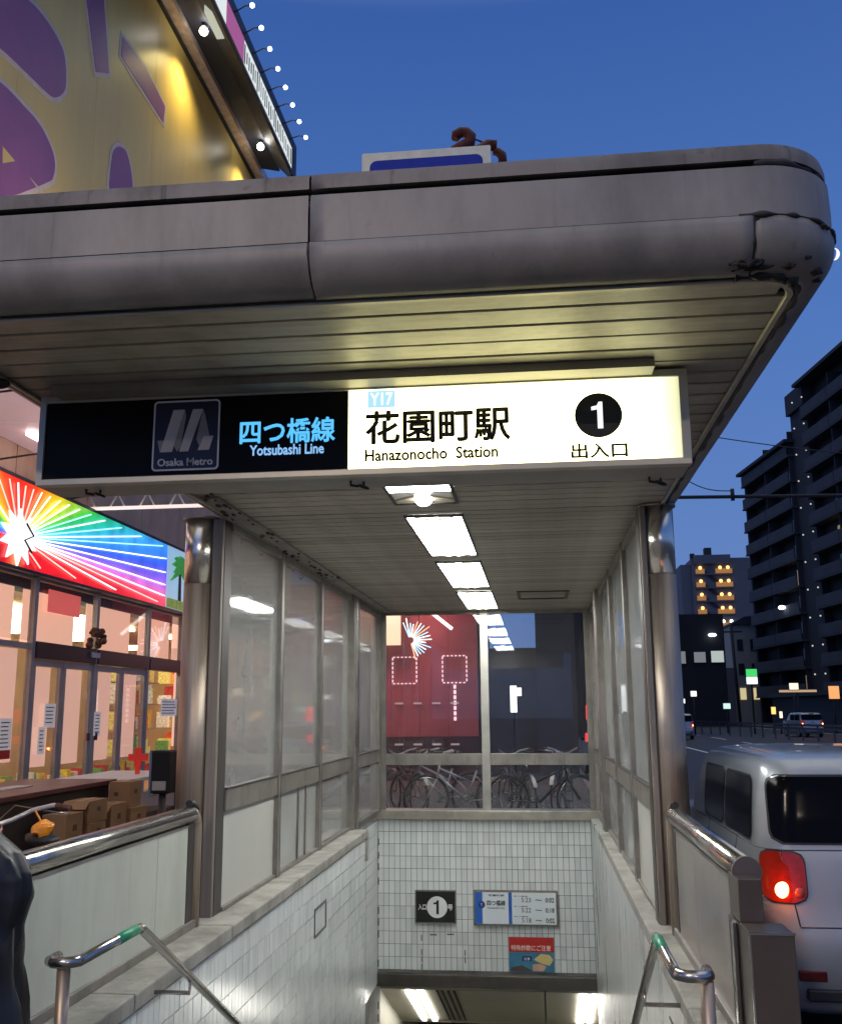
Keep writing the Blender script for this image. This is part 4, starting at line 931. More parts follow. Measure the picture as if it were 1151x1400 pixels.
# bicycles
def bicycle(name, loc, rz, label, frame_m, group='parked bicycles', basket=False):
    t = thing(name, (0, 0, 0), label, 'bicycle', group)
    r = .33; rub = black; chrome = steel_h
    for y in (-.54, .54):
        w = MB().tube([(0, y + r * math.cos(a), r + .01 + r * math.sin(a)) for a in [2 * PI * k / 36 for k in range(36)]], .019, 8, closed=True).build('wheel', rub, t)
        MB().tube([(0, y + (r - .025) * math.cos(a), r + .01 + (r - .025) * math.sin(a)) for a in [2 * PI * k / 36 for k in range(36)]], .010, 6, closed=True).build('rim', chrome, w)
        s = MB()
        for k in range(18): a = 2 * PI * k / 18; s.tube([(.02 * (-1) ** k, y, r + .01), (0, y + (r - .03) * math.cos(a), r + .01 + (r - .03) * math.sin(a))], .0022, 4)
        s.tube([(-.05, y, r + .01), (.05, y, r + .01)], .018, 8); s.build('spokes', chrome, w, kind='stuff')
        MB().grid([[(dx, y + (r + .035) * math.cos(a), r + .01 + (r + .035) * math.sin(a)) for dx in (-.03, -.018, 0, .018, .03)] for a in [R((20 if y < 0 else 30) + 130 * k / 14) for k in range(15)]]).build('mudguard', chrome, t)
    f = MB(); hb = (0, .32, .93); bb = (0, -.06, .30); st = (0, -.22, .74)
    f.tube([bb, st], .016, 8).tube([bb, (0, .36, .68)], .020, 8).tube([(0, -.16, .56), (0, .35, .78)], .016, 8).tube([(0, .375, .60), hb], .018, 8)
    for s_ in (-1, 1): f.tube([bb, (s_ * .05, -.54, .34)], .010, 6).tube([(0, -.20, .66), (s_ * .05, -.54, .34)], .008, 6).tube([(s_ * .02, .38, .62), (s_ * .05, .54, .34)], .012, 6)
    f.build('frame', frame_m, t)
    MB().tube([st, (0, -.25, .86)], .013, 8).build('seat_post', chrome, t)
    MB().sphere((0, -.29, .89), .1, 14, (.85, 1.35, .35)).sphere((0, -.15, .89), .05, 10, (.6, 1.6, .5)).build('saddle', black, t)
    wb = mat('handlebar_white', (.62, .58, .54), .3, .3)
    MB().tube([(-.28, .06, 1.02), (-.24, .14, 1.03), (-.17, .26, 1.0), (-.06, .31, .945), (0, .315, .93), (.06, .31, .945), (.17, .26, 1.0), (.24, .14, 1.03), (.28, .06, 1.02)], .014, 10).build('handlebar', wb, t)
    for s_ in (-1, 1):
        MB().tube([(s_ * .25, .12, 1.028), (s_ * .29, .02, 1.015)], .017, 10).build('grip', mat('grip_brown', (.10, .03, .02), .5), t)
        MB().tube([(s_ * .20, .20, 1.0), (s_ * .27, .16, .985), (s_ * .31, .06, .98)], .005, 6).build('brake_lever', chrome, t)
        MB().tube([(s_ * .2, .2, 1.0), (s_ * .12, .42, 1.02), (0, .46, .90), (0, .40, .72)], .003, 5).build('cable', mat('cable_tan', (.25, .16, .10), .5), t)
    MB().tube([(-.07, -.06, .30), (-.05, -.06, .30), (.05, -.06, .30), (.07, -.06, .30)], .012, 8).tube([(.05, -.06, .30), (.06, .08, .22)], .008, 6).tube([(-.05, -.06, .30), (-.06, -.20, .38)], .008, 6).build('crank', chrome, t)
    MB().tube([(.045, -.06 + .09 * math.cos(a), .30 + .09 * math.sin(a)) for a in [2 * PI * k / 20 for k in range(20)]], .006, 6, closed=True).build('chain_ring', chrome, t)
    for x, y, z in ((.11, .08, .22), (-.11, -.2, .38)): B(x - .045, x + .045, y - .03, y + .03, z - .01, z + .01).build('pedal', black, t)
    if basket:
        b_ = MB()
        for k in range(5):
            z = .72 + k * .055; w = .13 + k * .012
            b_.tube([(-w, .44, z), (w, .44, z), (w, .68 + k * .01, z), (-w, .68 + k * .01, z)], .003, 4, closed=True)
        for k in range(8):
            u = -.13 + k * .037
            b_.tube([(u, .44, .72), (u * 1.35, .44, .94)], .003, 4).tube([(u, .68, .72), (u * 1.35, .72, .94)], .003, 4)
        b_.build('basket', chrome, t, kind='stuff')
    t.location = loc; t.rotation_euler = (0, 0, rz)
    return t
red_f = mat('bike_maroon', (.12, .015, .015), .3, .2, coat=.5); sil_f = mat('bike_silver', (.5, .5, .5), .3, .8); blk_f = mat('bike_black', (.02, .02, .025), .3, .2)
bicycle('bicycle', (-2.95, 5.60, -.07), R(50), 'maroon bicycle with pale handlebar and brown grips behind the left barrier', red_f, 'parked bicycles')
t = thing('orange_bag', (-2.62, 5.7, .7), 'crumpled orange bag hanging below the pale handlebar', 'bag')
mb = MB(); g_ = bmesh.ops.create_icosphere(mb.bm, subdivisions=3, radius=.052, matrix=Matrix.Translation((-2.72, 5.38, .87)))
for v in g_['verts']: v.co += Vector((1, 1, 1)) * .03 * noise.noise(v.co * 22)
mb.build('bag_body', mat('bag_orange', (.75, .25, .01), .4, var=.3, vs=30), t)
MB().tube([(-2.72, 5.38, .91), (-2.80, 5.45, .97)], .006, 6).build('bag_handle', MATS['bag_orange'], t)
bicycle('bicycle', (-1.15, 15.25, -.12), R(97), 'pale bicycle parked crosswise close behind the rear window', sil_f, 'parked bicycles')
bicycle('bicycle', (-.35, 15.7, -.12), R(20), 'black bicycle with pale handlebar behind the centre post of the rear window', blk_f, 'parked bicycles', True)
bicycle('bicycle', (.35, 16.2, -.12), R(-12), 'dark bicycle behind the right half of the rear window', blk_f, 'parked bicycles')
bicycle('bicycle', (-2.1, 16.0, -.12), R(30), 'maroon bicycle behind the left edge of the rear window', red_f, 'parked bicycles')
bicycle('bicycle', (-1.55, 15.9, -.12), R(70), 'silver bicycle standing behind the pale crosswise one', sil_f, 'parked bicycles', True)
bicycle('bicycle', (.05, 15.05, -.12), R(-75), 'black bicycle parked crosswise behind the right low pane of the rear window', blk_f, 'parked bicycles')
bicycle('bicycle', (-3.0, 12.5, -.12), R(8), 'silver bicycle behind the low panes of the left screen', sil_f, 'parked bicycles', True)

# black crumpled plastic sheet at the left edge
t = thing('black_plastic_sheet', (-2.25, 3.7, -.12), 'glossy crumpled black plastic cover bulging into view at the left edge by the barrier', 'cover')
rows = []
prof = [(-.05, .44), (.10, .43), (.3, .42), (.50, .40), (.62, .36), (.78, .35), (.92, .375), (1.0, .37), (1.07, .32), (1.14, .22), (1.19, .11), (1.21, .004)]
pz = []
for i in range(len(prof) - 1):
    for k in range(7):
        u = k / 7; pz.append((prof[i][0] * (1 - u) + prof[i + 1][0] * u, prof[i][1] * (1 - u) + prof[i + 1][1] * u))
pz.append(prof[-1])
for z, r_ in pz:
    row = []
    for k in range(73):
        a = 2 * PI * (k % 72) / 72; p = Vector((math.cos(a), math.sin(a), z * 1.2))
        rid = .035 + .035 * math.sin(7 * a + 5 * noise.noise(Vector((p.x * 1.5, p.y * 1.5, z * 2.2)))) + .05 * abs(noise.noise(Vector((p.x * 3.4, p.y * 3.4, z * 3 + p.x * 2)))) + .02 * noise.noise(Vector((p.x * 9, p.y * 9, z * 7)))
        rr = max(.002, r_ * (1.12 - rid * 2.4) if r_ > .02 else r_)
        row.append((-2.19 + rr * math.cos(a) * .76, 3.62 + rr * math.sin(a) * .62, z * .93 + .03 * noise.noise(p * 3)))
    rows.append(row)
o = MB().grid(rows).build('sheet', mat('black_vinyl', (.010, .011, .013), .42, 0, .2, 8, spec=.6, bump=.15, bs=35), t)
bmw = bmesh.new(); bmw.from_mesh(o.data); bmesh.ops.remove_doubles(bmw, verts=bmw.verts, dist=1e-5); bmw.to_mesh(o.data); bmw.free()

# =================================================================== SILVER CAR
def rring(hx, y0, y1, rc, z, n=8, yc=None):
    P = []
    for cx, cy, a0 in ((hx - rc, y1 - rc, 0), (-hx + rc, y1 - rc, 90), (-hx + rc, y0 + rc, 180), (hx - rc, y0 + rc, 270)):
        for k in range(n + 1): a = R(a0 + 90 * k / n); P.append(Vector((cx + rc * math.cos(a), cy + rc * math.sin(a), z)))
    return P
LV = [(.22, .66, .10, 3.36, .22), (.26, .70, .05, 3.40, .24), (.42, .725, .0, 3.42, .25), (.58, .735, .0, 3.42, .25), (.64, .737, .015, 3.40, .22), (.80, .737, .04, 3.35, .20), (.95, .735, .055, 3.28, .20), (1.03, .725, .07, 3.20, .19)]
GH = [(1.035, .722, .075, 2.62, .19), (1.2, .700, .10, 2.50, .18), (1.35, .675, .135, 2.36, .17), (1.44, .655, .165, 2.26, .18), (1.485, .63, .20, 2.18, .20), (1.512, .57, .28, 2.08, .22), (1.528, .44, .42, 1.95, .22), (1.533, .22, .62, 1.75, .15)]
def lv_at(T, z):
    for a, b in zip(T, T[1:]):
        if a[0] <= z <= b[0]:
            u = (z - a[0]) / (b[0] - a[0]); return [a[i] * (1 - u) + b[i] * u for i in range(5)]
    return list(T[0] if z < T[0][0] else T[-1])
def surf_pt(T, z, s):
    """s in metres round the rear-left: s=0 at the middle of the rear, negative towards the left side (-x)"""
    _, hx, y0, y1, rc = lv_at(T, z); sgn = -1 if s < 0 else 1; d = abs(s); flat = hx - rc; arc = rc * PI / 2
    if d <= flat: return Vector((sgn * d, y0, z)), Vector((0, -1, 0))
    if d <= flat + arc:
        a = (d - flat) / rc; return Vector((sgn * (flat + rc * math.sin(a)), y0 + rc - rc * math.cos(a), z)), Vector((sgn * math.sin(a), -math.cos(a), 0))
    return Vector((sgn * hx, y0 + rc + (d - flat - arc), z)), Vector((sgn, 0, 0))
def patch(T, s0, s1, z0, z1, off, rc=.05, ns=26, nz=14, thick=0):
    rows = []
    for i in range(nz + 1):
        z = z0 + (z1 - z0) * i / nz; e = 0
        if z - z0 < rc: e = rc - math.sqrt(max(0, rc * rc - (rc - (z - z0)) ** 2))
        if z1 - z < rc: e = max(e, rc - math.sqrt(max(0, rc * rc - (rc - (z1 - z)) ** 2)))
        row = []
        for j in range(ns + 1):
            s = (s0 + e) + ((s1 - e) - (s0 + e)) * j / ns; p, n_ = surf_pt(T, z, s); row.append(p + n_ * off)
        rows.append(row)
    return MB().grid(rows)
def car(label, loc, paint, group=None):
    t = thing('parked_car', (0, 0, 0), label, 'car', group)
    def loft(T, cap_top=False, cap_bot=False):
        mb = MB(); rings = []
        for z, hx, y0, y1, rc in T: rings.append([mb.bm.verts.new(p) for p in rring(hx, y0, y1, rc, z)])
        n_ = len(rings[0])
        for a, b in zip(rings, rings[1:]):
            for k in range(n_): mb.bm.faces.new((a[k], a[(k + 1) % n_], b[(k + 1) % n_], b[k])).smooth = True
        if cap_top: mb.bm.faces.new(rings[-1])
        if cap_bot: mb.bm.faces.new(rings[0][::-1])
        return mb
    smooth(loft(LV, True, True).build('body', paint, t), 50); smooth(loft(GH, True, False).build('cabin', paint, t), 60)
    dg_ = mat('car_glass', (.004, .004, .005), .13, 0, 0, spec=.08)
    rub_ = mat('car_trim', (.02, .02, .02), .5)
    patch(GH, -.675, .675, 1.06, 1.42, .004, .07).build('rear_window_seal', rub_, t)
    patch(GH, -.66, .66, 1.072, 1.408, .008, .065).build('rear_window', dg_, t)
    for s_ in (-1, 1):
        a, b = (1.08, 1.66) ; c_, d_ = (1.72, 2.32)
        for q0, q1 in ((.86, 1.66), (1.71, 2.45)):
            s0, s1 = (s_ * q0, s_ * q1) if s_ > 0 else (-q1, -q0)
            patch(GH, s0, s1, 1.05, 1.40, .004, .05).build('side_window_seal', rub_, t)
            patch(GH, s0 + .015, s1 - .015, 1.065, 1.388, .008, .045).build('side_window', dg_, t)
        s0, s1 = (.51, .745) if s_ > 0 else (-.745, -.51)
        tl = patch(LV, s0, s1, .775, 1.025, .012, .06).build('tail_light', mat('tail_red', (.13, .003, .002), .08, 0, .3, 30, emit=(1, .06, .01), es=.10, coat=.6), t)
        patch(LV, s0 - .008, s1 + .008, .767, 1.033, .005, .06).build('lamp_rim', rub_, tl)
        p, n_ = surf_pt(LV, .835, s_ * .625)
        gl_ = bpy.data.lights.new('brake_light', 'POINT'); gl_.energy = 1.8; gl_.color = (1, .20, .05); gl_.shadow_soft_size = .04
        go_ = bpy.data.objects.new('brake_light', gl_); COL.objects.link(go_); go_.parent = t; go_.location = p + n_ * .07
        MB().sphere(p + n_ * .012, .042, 14, (1, .35, 1)).build('lit_bulb', emis('brake_glow', (1, .38, .12), 9), tl)
        p, n_ = surf_pt(LV, .825, s_ * .545)
        MB().sphere(p + n_ * .012, .028, 12, (1, .4, 1)).build('reflector', mat('tail_clear', (.3, .06, .04), .1), tl)
        for k, y in enumerate((.62, 2.75)):
            w = MB().tube([(s_ * .60, y, .275), (s_ * .735, y, .275)], .275, 32).build('wheel', rub_, t)
            MB().tube([(s_ * .734, y, .275), (s_ * .742, y, .275)], .19, 24).build('rim', sil_f, w)
        MB().sphere((s_ * .80, 2.48, 1.00), .075, 12, (.75, .5, .8)).build('mirror', rub_, t)
        for y in (1.35, 2.3):
            B(min(s_ * .737, s_ * .752), max(s_ * .737, s_ * .752), y - .07, y + .07, .87, .895, bev=.004).build('door_handle', sil_f, t)
        MB().tube([(s_ * .738, 1.05, .93), (s_ * .738, 1.62, .945)], .003, 4).build('door_seam', rub_, t)
        MB().tube([(s_ * .70, .04 + .02, 1.04), (s_ * .62, .075, 1.03), (s_ * .58, .045, .80), (s_ * .56, .02, .66)], .0035, 5).build('hatch_seam', rub_, t)
    MB().tube([(x, .018, .655 + .004 * abs(x)) for x in (-.56, -.3, 0, .3, .56)], .004, 5).build('bumper_seam', rub_, t)
    MB().tube([(.02, .10, 1.075), (-.10, .095, 1.10), (-.42, .105, 1.12)], .007, 6).build('rear_wiper', rub_, t)
    MB().sphere((.02, .085, 1.07), .022, 10).build('wiper_hub', rub_, t)
    MB().prism([(-.16, 1.455), (.16, 1.455), (.15, 1.485), (-.15, 1.485)], 'Y', .155, .20).build('high_brake_lamp', mat('lamp_dark_red', (.08, .004, .004), .15), t)
    B(-.07, .07, .035, .06, .925, .955, bev=.006).build('hatch_handle', rub_, t)
    for s_ in (-1, 1):
        B(s_ * .52 - .07, s_ * .52 + .07, -.006, .02, .40, .45, bev=.006).build('bumper_reflector', mat('lamp_dark_red', (.08, .004, .004), .15), t)
        MB().tube([(s_ * .739, 1.66, .42), (s_ * .7385, 1.665, .70), (s_ * .737, 1.67, .95), (s_ * .722, 1.672, 1.04)], .0035, 4).build('door_seam', rub_, t)
        MB().tube([(s_ * .739, .95, .50), (s_ * .7385, .90, .70), (s_ * .737, .72, .95), (s_ * .722, .70, 1.04)], .0035, 4).build('door_seam', rub_, t)
    B(-.165, .165, -.015, .012, .70, .865, bev=.004).build('number_plate', mat('plate_pale', (.6, .6, .5), .5), t)
    B(-.2, .2, -.03, .03, .875, .90, bev=.006).build('plate_garnish', paint, t)
    B(-.55, .55, .002, .06, .30, .36, bev=.01).build('lower_grille', rub_, t)
    for k in (-.45, -.15, .15, .45): B(k - .008, k + .008, .5, 1.85, 1.527 - abs(k) * .05, 1.537 - abs(k) * .04).build('roof_rib', paint, t)
    t.location = loc
    return t
paint = mat('silver_paint', (.33, .36, .385), .34, .45, .02, 300, coat=.6)
mc = car('silver boxy small car with a lit round brake lamp parked beside the right barrier', (1.885, 5.63, -.275), paint)
for q, lab, rz in (((8.6, 62, -.30), 'small silver car with red tail lights far down the road beside the right column', 4), ((9.0, 92, -.30), 'farthest car showing only red tail lights beside the right column', 6), ((17.2, 66, -.30), 'added small car with red tail lights beyond the guard rail', 7), ((2.2, 27, -.30), 'car with red tail lights seen through the right edge of the rear window', 3)):
    dup_thing(mc, q, R(rz), lab, 'cars far down the road')  # the car beyond the guard rail is added for its red lamps

# =================================================================== BUILDINGS DOWN THE STREET
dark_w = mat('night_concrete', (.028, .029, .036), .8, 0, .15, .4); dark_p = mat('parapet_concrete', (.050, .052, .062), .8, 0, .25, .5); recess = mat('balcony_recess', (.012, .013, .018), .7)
apt = thing('apartment_block', (27, 110, 0), 'dark ten to thirteen storey apartment block with balconies along the right side of the road', 'apartment block')
def ap(y): return 27.6 + .115 * (124 - y)
def strip(name, y0, y1, z0, z1, out, dep, m, par=None):
    x0, x1 = ap(y0), ap(y1)
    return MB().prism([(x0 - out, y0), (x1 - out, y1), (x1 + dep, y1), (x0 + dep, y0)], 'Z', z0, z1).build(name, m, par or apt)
FH = 2.86
def block(y0, y1, nf, ztop):
    strip('wall', y0, y1, -.3, ztop, 0, 14, recess)
    for f in range(nf):
        z = 2.9 + f * FH
        if z + 1.1 > ztop: break
        segn = max(1, int((y1 - y0) / 6.2)); w = (y1 - y0) / segn
        strip('slab', y0 - .3, y1 + .3, z - .18, z, 1.5, 0, dark_p)
        for s_ in range(segn):
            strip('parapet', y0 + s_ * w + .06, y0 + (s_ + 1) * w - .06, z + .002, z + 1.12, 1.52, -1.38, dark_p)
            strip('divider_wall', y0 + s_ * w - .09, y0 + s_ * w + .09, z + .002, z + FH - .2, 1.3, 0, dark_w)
            strip('window', y0 + s_ * w + 1.2, y0 + s_ * w + 3.6, z + .25, z + 2.1, .06, 0, random.choice([mat('dark_pane', (.02, .025, .035), .15)] * 9 + [emis('dim_window', (.9, .65, .35), .25)]))
    strip('roof', y0 - .6, y1 + .6, ztop, ztop + .35, 1.9, 14, dark_w)
block(108.6, 124, 10, 30.0)
block(70, 104.0, 11, 35.0); strip('stair_tower', 104.02, 108.58, -.3, 33.0, .8, 10, dark_w); strip('tower_cap', 103.9, 108.7, 33.001, 35.3, 1.2, 10, dark_w)
strip('end_wall', 124.02, 124.5, -.3, 30.3, 1.0, 14, dark_w)
for f in range(11):
    z = 2.9 + f * FH + 1.95
    for y in (104.8, 102.9) :
        MB().sphere((ap(y) - 1.9 if y > 104.3 else ap(y) - 1.62, y, z), .085, 8).build('corridor_lamp', emis('corridor_lamp', (.8, .75, .66), .8), apt)
MB().sphere((ap(113) - 1.8, 112.6, 12.4), .38, 10, (1, 1, .6)).build('corridor_lamp', emis('bright_lamp', (.85, .9, 1), 6), apt)
# tower with lit outdoor stair
tw = thing('stair_tower_block', (38, 215, 0), 'distant grey block with rows of amber lamps on its outdoor stairs', 'building')
grey_b = mat('distant_grey', (.13, .135, .16), .85, 0, .08, .2)
B(33.5, 46, 214, 230, -.3, 33.0).build('wall', grey_b, tw); B(31.3, 33.49, 214.6, 230, -.3, 31.8).build('wall', grey_b, tw)
B(34.0, 41.5, 213, 213.99, 31.8, 33.6).build('stair_head', grey_b, tw)
B(36.8, 38.2, 216, 218, 33.01, 35.6).build('roof_tank', dark_w, tw); B(33.7, 34.6, 216, 217, 33.01, 34.4).build('roof_tank', dark_w, tw)
for f in range(5):
    z = 30.9 - f * 2.85
    for x, e in ((35.2, 1), (39.3, 1), (40.9, 1)):
        if f == 4 and x > 36: mm = emis('white_small', (1, .95, .8), 3)
        else: mm = emis('amber_lamp', (1, .52, .16), 3)
        MB().sphere((x, 213.4, z), .36, 8, (1, .5, 1)).build('stair_lamp', mm, tw)
        B(x - .9, x + .9, 213.6, 213.98, z - 1.2, z - .2).build('lit_landing', mat('landing_lit', (.35, .2, .09), .8, emit=(.8, .35, .08), es=.35), tw)
    if f < 4: MB().prism([(35.8, z - .4), (39.0, z - 2.7), (39.0, z - 3.4), (35.8, z - 1.1)], 'Y', 213.7, 213.99).build('stair_flight', dark_w, tw)
    B(34.2, 41.8, 213.4, 213.99, z - 1.55, z - 1.25).build('landing', grey_b, tw)
B(28.6, 31.2, 216, 230, -.3, 18).build('annex', dark_w, tw)
lb = thing('low_dark_building', (17.5, 112, 0), 'low dark building with two lit upper windows beside the right column', 'building')
B(13.5, 20.2, 110, 122, -.3, 11.6).build('wall', recess, lb)
for x, z, w, h, mm in ((18.7, 6.4, 1.3, 1.2, emis('cold_window', (.55, .62, .6), .8)), (16.9, 6.4, 1.2, 1.1, emis('cold_window2', (.35, .38, .4), .5)), (15.2, 6.3, .8, 1.3, MATS['cold_window2'])):
    f_ = B(x - .08, x + w + .08, 109.9, 109.99, z - .08, z + h + .08).build('window', dark_w, lb); B(x, x + w, 109.85, 109.895, z, z + h).build('pane', mm, f_)
MB().sphere((18.9, 109.6, 9.3), .3, 8, (1.5, 1, .6)).build('wall_lamp', emis('cool_lamp', (.8, .9, 1), 5), lb)
wb_ = thing('pale_narrow_building', (26, 132, 0), 'narrow pale building with small windows between the dark blocks', 'building')
B(22.6, 24.4, 128, 140, -.3, 6.5).build('lower_wall', grey_b, wb_)
B(24.41, 29.5, 128, 140, -.3, 11.8).build('wall', mat('pale_wall', (.30, .28, .25), .8, 0, .1, .5), wb_)
MB().prism([(24.2, 11.81), (30, 11.81), (30, 13.2), (26, 12.8)], 'Y', 127.6, 140).build('roof', dark_w, wb_)
for x in (25.0, 26.6, 28.0):
    for z in (2.6, 5.6, 8.6): B(x, x + .7, 127.9, 127.99, z, z + 1.4).build('window', emis('warm_win', (.9, .75, .4), .7) if (x, z) in ((26.6, 2.6), (25.0, 2.6), (28, 2.6)) else MATS['dark_pane'], wb_)
rc_ = thing('low_shop_row', (24, 85, 0), 'row of low dark shops with small lit signs at the foot of the apartment block', 'shop row')
B(22.5, 24.0, 66, 100, -.15, 2.9).build('wall', recess, rc_)
B(22.0, 22.49, 66, 100, 2.5, 2.9).build('awning_edge', dark_w, rc_)
def lamp(name, loc, size, col, s, lab, cat='sign', grp='small lit signs along the road'):
    t = thing(name, loc, lab, cat, grp); x, y, z = loc; dx, dz = size
    B(x - dx / 2, x + dx / 2, y, y + .15, z - dz / 2, z + dz / 2, bev=.02).build('panel', emis(name + '_%d%d%d' % tuple(int(c * 9) for c in col), col, s), t)
    B(x - dx / 2 - .05, x + dx / 2 + .05, y + .151, y + .2, z - dz / 2 - .05, z + dz / 2 + .05).build('back', dark_w, t)
    if z - dz / 2 > .6: MB().tube([(x, y + .3, -.3), (x, y + .3, z)], .06, 6).build('post', dark_w, t)
    return t
lamp('shop_sign', (15.55, 75, 4.05), (.75, .55), (.05, .55, .12), 1.3, 'green top half of the lit box sign beside the dark block')
lamp('shop_sign', (15.55, 75, 3.5), (.75, .5), (.9, 1, .95), 1.5, 'white lower half of the green and white lit sign')
lamp('canopy_light', (18.7, 75, 2.72), (2.6, .16), (.9, .6, .35), .6, 'long amber lit canopy edge across the road')
lamp('canopy_light', (18.4, 74.8, 3.05), (.6, .45), (1, .85, .65), 1.3, 'bright white lamp standing on the amber canopy')
lamp('shop_sign', (21.2, 75, 2.6), (.7, .9), (1, .45, .15), 1.0, 'orange lit sign at the right edge of the view')
lamp('shop_sign', (16.9, 75, 1.35), (.28, .5), (1, .6, .15), 1.6, 'small amber lit sign low under the canopy')
lamp('shop_sign', (17.4, 75, 1.05), (.18, .45), (1, .85, .6), 1.6, 'small pale lit sign next to the low amber one')
lamp('shop_sign', (14.2, 78, 1.7), (.5, .4), (.7, 1, .9), 1.0, 'mint lit sign low beside the pale building')
lamp('street_light', (10.9, 72, 2.55), (.38, .36), (.95, .97, .9), 1.6, 'upper white square lamp by the right column', 'lamp')
lamp('street_light', (10.1, 72, 2.05), (.34, .3), (.95, .97, .9), 1.3, 'lower white square lamp by the right column', 'lamp')
# guard rail along the median
gr = thing('guard_rail', (14, 60, -.3), 'long dark guard rail with posts in the middle of the road', 'guard rail')
gm_ = mat('guard_rail', (.10, .10, .11), .5, .4)
def gx(y): return 12.4 + .155 * (77 - y)
for y in range(42, 92, 2): B(gx(y) - .05, gx(y) + .05, y - .05, y + .05, -.3, .55).build('post', gm_, gr)
for z in (.30, .50):
    MB().prism([(gx(40) - .03, 40), (gx(92) - .03, 92), (gx(92) + .03, 92), (gx(40) + .03, 40)], 'Z', z, z + .12).build('beam', gm_, gr)
# signal arm, utility poles and wires
t = thing('signal_arm', (10.5, 25, -.3), 'dark horizontal pole arm reaching in from the right in front of the sky', 'pole')
MB().tube([(3.5, 25.2, 6.80), (10.5, 25, 6.62)], .045, 10).build('arm', dark_w, t); MB().tube([(10.5, 25, -.3), (10.5, 25, 7.6)], .11, 14).build('post', dark_w, t)
MB().tube([(5.05, 25.1, 6.65), (5.05, 25.1, 6.95)], .05, 8).build('clamp', dark_w, t)
t = thing('utility_pole', (23, 118, -.3), 'thin utility pole between the low dark building and the pale one', 'pole')
MB().tube([(20.9, 108, -.3), (20.6, 108, 10.2)], .16, 10).build('post', recess, t); B(19.6, 21.7, 107.9, 108.1, 9.4, 9.55).build('crossarm', recess, t)
for k, (a, b) in enumerate((((2.5, 24, 8.45), (14, 30, 8.6)), ((3.4, 25.1, 7.7), (5.05, 25.1, 6.9)))):
    t = thing('overhead_wire', a, ('thin dark wire crossing the sky above the pole arm', 'short wire slanting down to the pole arm')[k], 'wire', 'overhead wires')
    n_ = 12; MB().tube([tuple(a[i] * (1 - u) + b[i] * u - (.25 * math.sin(PI * u) if i == 2 else 0) for i in range(3)) for u in [j / n_ for j in range(n_ + 1)]], .014, 5).build('wire_strand', black, t)
t = thing('moon', (96, 300, 140.7), 'pale half moon at the right edge of the sky', 'moon')
mb = MB(); rw = []
for i in range(13):
    a = -PI / 2 + PI * i / 12
    rw.append([(96.0 + 2.0 * math.cos(a) * math.cos(b_) , 300 - 2 * math.cos(a) * math.sin(b_), 140.7 + 2.0 * math.sin(a)) for b_ in [R(-10 + 85 * j / 10) for j in range(11)]])
mb.grid(rw).build('lit_side', emis('moonlight', (1, 1, .95), 1.1), t)

# =================================================================== BEHIND THE REAR WINDOW, THE RED SCENE STANDING IN FOR REFLECTIONS
rs = thing('standin_red_shop', (-3.5, 24, 0), 'made-up red shop front with dotted light outlines, standing in for reflections in the rear window', 'shop')  # invented shop; its red front replaces reflections in the rear glass
rmr = mat('red_wall', (.22, .07, .08), .6, 0, .45, .5, emit=(.42, .06, .08), es=.16)  # red glow in the wall colour stands in for haze
for k in range(8): B(-7.0 + k * .7, -7.0 + k * .7 + .69, 24.0, 24.3, .9, 4.6).build('wall_panel', rmr, rs)
B(-7, -1.38, 24.0, 24.3, -.12, .89).build('base_wall', mat('base_dark_red', (.05, .025, .03), .6), rs)
B(-7, -1.38, 24.31, 30, -.12, 4.5).build('body', recess, rs)
led = emis('led_white', (1, .62, .66), 1.6)
al = bpy.data.lights.new('added_red_wash', 'AREA'); al.size = 1.2; al.energy = 190; al.color = (1, .28, .26)  # added area light without a fixture, reddens the wall from the upper left
ao = bpy.data.objects.new('added_red_wash', al); COL.objects.link(ao); ao.parent = rs; ao.location = (-3.9 + 3.5, 23.0 - 24, 4.3); ao.rotation_euler = (R(-40) + PI, R(0), 0)
ao.rotation_euler = (R(50), 0, 0)
for (x0, x1, z0, z1) in ((-3.45, -2.87, 2.15, 2.78), (-2.24, -1.66, 2.16, 2.80)):
    nn = 6
    for k in range(nn):
        for zz in (z0, z1): B(x0 + (x1 - x0) * k / nn + .01, x0 + (x1 - x0) * (k + .6) / nn, 23.95, 23.98, zz - .014, zz + .014).build('led_dash', led, rs)
        for xx in (x0, x1): B(xx - .014, xx + .014, 23.95, 23.98, z0 + (z1 - z0) * k / nn + .03, z0 + (z1 - z0) * (k + .6) / nn + .03).build('led_dash', led, rs)
for k in range(7): B(-1.98, -1.92, 23.95, 23.98, 1.27 + k * .125, 1.36 + k * .125).build('led_dash', led, rs)
for z in (1.68, .72):
    for x in (-3.40, -2.95, -2.5, -2.06): B(x, x + .2, 23.95, 23.98, z - .02, z + .02).build('led_dash', emis('led_soft', (1, .75, .78), .45), rs)
t = thing('standin_burst_sign', (-3.3, 23.5, 3), 'made-up orange and white burst standing in for reflections at the upper left of the rear window', 'sign')  # added burst in place of a mirrored glow in the glass
B(-4.6, -3.2, 23.5, 23.6, 3.05, 4.5).build('panel', emis('orange_glow', (1, .6, .38), 1.6), t)
for k in range(18):
    a = R(-75 + k * 11); c0 = Vector((-2.95, 23.45, 3.15))
    MB().tube([c0 + Vector((math.cos(a), 0, math.sin(a))) * .08, c0 + Vector((math.cos(a), 0, math.sin(a))) * random.uniform(.35, .62)], .012, 5).build('ray', random.choice([emis('ray_white', (1, .9, .85), 3), emis('ray_blue', (.35, .7, 1), 2.5), emis('ray_orange', (1, .4, .2), 2.5)]), t)
MB().tube([(-2.75, 23.4, 4.05), (-1.95, 23.4, 3.4)], .04, 8).build('tube_lamp', emis('ray_white', (1, .9, .85), 3), t)  # bright streak in the rear glass, built as a glowing tube
